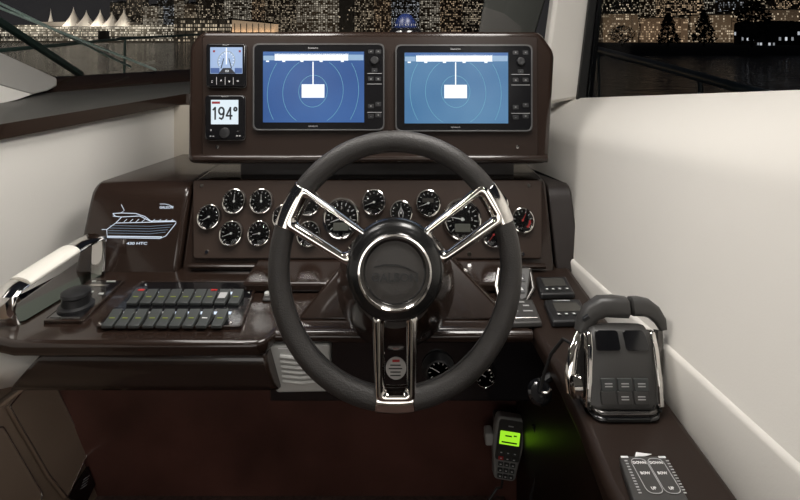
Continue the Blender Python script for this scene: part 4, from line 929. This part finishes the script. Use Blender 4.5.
# levers
for s_ in (-1, 1):
    lv = bpy.data.objects.new('lever', None); col.objects.link(lv); lv.parent = th; lv.matrix_local = Matrix.Translation((s_*.064, 0, .03)); WM[lv.name] = Matrix.Translation((s_*.064, 0, .03)); lv.empty_display_size = .01
    if s_ < 0:
        arm = [P(574, 392, .79), P(571, 372, .795), P(574, 350, .805), P(583, 330, .825)]; R_ = [.011, .010, .0085, .0085]
        g = [P(580, 332, .823), P(584, 322, .828), P(591, 312, .832), P(601, 306, .834), P(614, 306, .834), P(626, 307, .834)]; gr_ = [.0085, .0115, .0135, .0150, .0155, .0148]
    else:
        arm = [P(655, 388, .80), P(658, 372, .805), P(659, 350, .812), P(658, 330, .825)]; R_ = [.008, .008, .0075, .0075]
        g = [P(663, 330, .823), P(660, 321, .828), P(653, 312, .832), P(645, 307, .834), P(638, 306, .834), P(631, 306, .834)]; gr_ = [.0055, .0090, .0120, .0138, .0142, .0138]
    mb = MB(); mb.tube(arm, R_, 12, flat=.55, up=(0, 1, 0)); mb.build('arm', chrome if s_ < 0 else steel_dark, lv, world=True)
    mb = MB(); secs_pts = g; ends = [g[-1]+V(-s_*.003, 0, 0)]; mb.tube(g+ends, gr_+[gr_[-1]*.75], 20, flat=1.0, up=(0, 1, 0), sq=3.5); grip_ = mb.build('grip', charcoal, lv, world=True, bevel=0)
    mb = MB(); mb.lathe([(.017, -.008), (.017, .004), (.013, .007), (.0001, .008)], 24, Matrix.Translation(arm[0]+V(0, 0, .01)) @ Matrix.Rotation(math.pi/2*s_, 4, 'Y')); mb.build('pivot_cap', chrome, lv, world=True)
    if s_ < 0:
        a = P(586, 318, .818); mb = MB(); mb.box((0, 0, 0), (.012, .006, .006), Matrix.Translation(a) @ Matrix.Rotation(math.radians(-35), 4, 'Y')); mb.build('trim_button', black, lv, world=True, bevel=.001)
# trim tab pad
TZ = .0115
t = thing('trim_tab_pad', 'charcoal trim tab key pad with DOWN and UP lettering at the bottom right', 'control pad', CT.atpix(650, 478)); so_ = CT.pix(650, 478)
poly = [(640, 520), (700, 520), (664, 456), (619, 456)]
p3 = [(CT.pix(*p, .012)[0]-so_[0], CT.pix(*p, .012)[1]-so_[1]) for p in poly]
mb = MB(); mb.prism(fillet(p3, .003), 0, .012); pl = mb.build('plate', charcoal, t, bevel=.0015)
def TL(px, py): a = CT.pix(px, py, .012); return a[0]-so_[0], a[1]-so_[1]
for (xa, xb) in (((634, 460.5), (645.5, 495)), ((650, 460.5), (665, 495))):
    a = TL(*xa); b_ = TL(*xb); a = (a[0]+.004, a[1]); cx_ = (a[0]+b_[0])/2; y1, y0 = a[1], b_[1]
for cx0, cx1 in ((639.5, 653), (655.5, 671.5)):
    a, b_ = TL(cx0, 463), TL(cx1, 488.5); xm = (a[0]+b_[0])/2; w = .0098
    loop = fillet([(xm-w, b_[1]-.008), (xm+w, b_[1]-.008), (xm+w, a[1]+.006), (xm-w, a[1]+.006)], .009, 6)
    mb = MB(); mb.prism(loop, .0118, .0130); kk = mb.build('rocker_key', charcoal, t, bevel=.0004)
    mb = MB(); mb.tube([(p[0], p[1], .0131) for p in loop], .0005, 5, closed=True, flat=.5, up=(0, 0, 1)); mb.build('outline', grey_ink, kk)
    for s_, yy in (('DOWN', a[1]-.001), ('BOW', (a[1]+b_[1])/2+.002), ('UP', b_[1]-.001)): text(s_, .0052, white_ink, kk, 'lettering', xm, yy, .0132, sxy=(.95, 1.0), bold=.00012)
for sx0, sy0, sx1, sy1 in ((626, 461, 640, 493), (667.5, 461, 685, 493)):
    for i in range(12):
        a = TL(sx0+(sx1-sx0)*i/11, sy0+(sy1-sy0)*i/11); mb = MB(); mb.box((a[0], a[1], .0124), (.0035, .0014, .0005)); mb.build('scale_mark', grey_ink, t)
for q in ((624.5, 457.2), (662, 457.4)):
    a = TL(*q); mb = MB(); mb.box((a[0], a[1], .0124), (.009, .0026, .0005)); mb.build('heading_mark', white_ink, t)
mb = MB(); q = [TL(635.5, 455.8), TL(650, 454.2), TL(642, 457)]; q = [TL(635, 457), TL(636, 452.6), TL(643, 453.6), TL(651.5, 454.6), TL(645, 456.6)]; mb.prism(q, .0122, .0128); mb.build('boat_symbol', white_ink, t)

# ---- cable clip and leads by the throttle
c0 = P(540, 392, .88); t = thing('cable_clip', 'small shiny disc clip holding black cables at the console edge', 'clip', c0)
mb = MB(); fr = Frame(c0, 35); mb.lathe([(.020, -.006), (.020, 0), (.016, .004), (.006, .005), (.0001, .0045)], 24, fr.M); mb.build('disc', gloss_black, t, world=True)
mb = MB(); mb.tube([c0+V(.002, -.006, .004), c0+V(.010, -.009, .006), c0+V(.016, -.007, .010)], .003, 8); mb.build('hook', chrome, t, world=True)
mb = MB(); mb.tube([c0+V(0, .004, 0), c0+V(.012, .02, .006), c0+V(.030, .03, .010)], .007, 8); mb.build('stalk', black, t, world=True)
cb_ = MB(); cb_.tube([c0+V(-.002, -.008, .006), P(544, 374, .87), P(551, 354, .86), P(563, 339, .85), P(572, 344, .83), P(570, 362, .80)], .0028, 8); tag(cb_.build('throttle_cable', cable), 'thin black cable looping from the clip up to the throttle', 'cable')

# ---- VHF handset
kf2 = P(507, 446, 1.43)
Mv = Matrix.Translation(kf2) @ Matrix.Rotation(math.radians(9), 4, 'Y') @ Frame(V(0, 0, 0), 8).M
RH = t = thing('radio_handset', 'charcoal radio handset with a glowing lime green screen in the footwell', 'radio handset', Frame(None, M=Mv))
mb = MB(); kk_ = 1.43/F
prof = fillet([(-.037, .078), (.037, .078), (.041, .05), (.041, .0), (.033, -.045), (.029, -.078), (-.029, -.078), (-.033, -.045), (-.041, 0), (-.041, .05)], .012, 4)
mb.prism(prof, -.018, .014); mb.build('body', whiteplastic_dark, t, bevel=.006, seg=3)
mb = MB(); mb.prism(rrect(-.033, -.028, .033, .0725, .008, 4), .012, .0165); face = mb.build('face_plate', charcoal, t, bevel=.001)
mb = MB(); mb.prism(rrect(-.027, .012, .027, .045, .002, 3), .0160, .0172); s = mb.build('screen', vhf_lcd, t)
for x, y, w in ((-.004, .034, .018), (.014, .036, .008), (0, .018, .042)): mb = MB(); mb.box((x, y, .0173), (w, .0035, .0003)); mb.build('readout', MATS['dark_ink'] if y < .03 else mat('lcd_green_ink', (.1, .3, .02), .5), s)
mb = MB(); mb.box((0, .058, .0167), (.014, .003, .0004)); mb.build('name_strip', grey_ink, t)
for r_ in range(5):
    for c_ in range(3):
        x, y = (c_-1)*.0185*(1-.05*r_), -.008-.0145*r_; mb = MB(); mb.prism(rrect(x-.0068, y-.0045, x+.0068, y+.0045, .002, 3), .0135, .0178); b_ = mb.build('key', red_ink if (c_ == 0 and r_ in (1,)) else keygrey, t, bevel=.0008); mb = MB(); mb.box((x, y, .018), (.005, .0022, .0004)); mb.build('symbol', white_ink, b_)
mb = MB(); mb.box((0, -.068, .0143), (.022, .0035, .0006)); mb.build('maker_strip', white_ink, t)
# cradle on the knee panel
t = thing('handset_bracket', 'grey plastic bracket holding the radio handset on the footwell panel', 'bracket', V(kf2.x, 1.50, kf2.z))
mb = MB(); mb.box((kf2.x, 1.482, kf2.z+.01), (.05, .066, .06)); mb.build('mount', black, t, world=True, bevel=.004)
for s_ in (-1, 1): mb = MB(); mb.box((kf2.x+s_*.048, 1.445, kf2.z+.018), (.022, .035, .034)); mb.build('jaw', whiteplastic, t, world=True, bevel=.005, seg=3)
mb = MB(); b0 = Mv @ V(0, -.078, -.004); mb.tube([b0, b0+V(-.004, 0, -.03), P(497, 488, 1.43), P(489, 500, 1.42), P(475, 520, 1.42)], .0035, 8); mb.build('cord', cable, RH, world=True)
mb = MB(); mb.tube([P(533, 425, 1.30), P(538, 437, 1.30), P(540, 452, 1.30), P(537, 472, 1.30), P(531, 495, 1.30), P(531, 515, 1.30)], .004, 8); tag(mb.build('cord_reflection', cable), 'dark tube standing in for the cord reflected in the console side right of the radio handset', 'cable')  # tube modelled for the cord's reflection in the console side
mb = MB()

# ================================================================ LEFT FOOTWELL: locker doors and vent
def side_fr(Y): return None
ang_ = math.atan2(.40, 1.0); Xd = V(0, 1, 0); Ud = V(-.40, 0, 1).normalized(); Nd = V(1, 0, .40).normalized()
O_ = side_pt(1.2, .35); SF = Frame(None, M=Matrix(((Xd.x, Ud.x, Nd.x, O_.x), (Xd.y, Ud.y, Nd.y, O_.y), (Xd.z, Ud.z, Nd.z, O_.z), (0, 0, 0, 1))))
def door(pix, lab):
    c = [SF.pix(*p) for p in pix]; cx_ = sum(p[0] for p in c)/len(c); cy_ = sum(p[1] for p in c)/len(c)
    t = thing('locker_door', lab, 'door', SF.at(cx_, cy_, .001)); loc = [(p[0]-cx_, p[1]-cy_) for p in c]
    mb = MB(); mb.prism(fillet(loc, .006), 0, .012); mb.build('panel', bronze, t, bevel=.003)
    out = fillet([(p[0]*1.0, p[1]*1.0) for p in loc], .006); inn = fillet([(p[0]*.965, p[1]*.972) for p in loc], .006); mb = MB(); mb.ring(out, inn, .011, .015); mb.build('edge_trim', steel, t, bevel=.001)
    return t
door([(52, 388), (84, 455), (63, 500), (45, 478), (4, 408), (20, 389)], 'bronze brown locker door in the left footwell, next to the knee panel')
door([(-2, 428), (38, 496), (30, 540), (-60, 540), (-60, 440)], 'bronze brown locker door at the bottom left edge of the frame')
t = thing('footwell_vent', 'small black vent plate low in the left footwell', 'vent', SF.atpix(76, 486, .004)); so4 = SF.pix(76, 486)
q = [SF.pix(*p) for p in ((86, 467), (93, 486), (82, 508), (66, 497))]; mb = MB(); mb.prism([(p[0]-so4[0], p[1]-so4[1]) for p in q], 0, .008); mb.build('plate', gloss_black, t, bevel=.001)
for i in range(4): a, b_ = SF.pix(78+i*.9, 490-i*3), SF.pix(84+i*.9, 485.5-i*3); mb = MB(); mb.tube([(a[0]-so4[0], a[1]-so4[1], .0085), (b_[0]-so4[0], b_[1]-so4[1], .0085)], .001, 5); mb.build('slot', grey_ink, t)
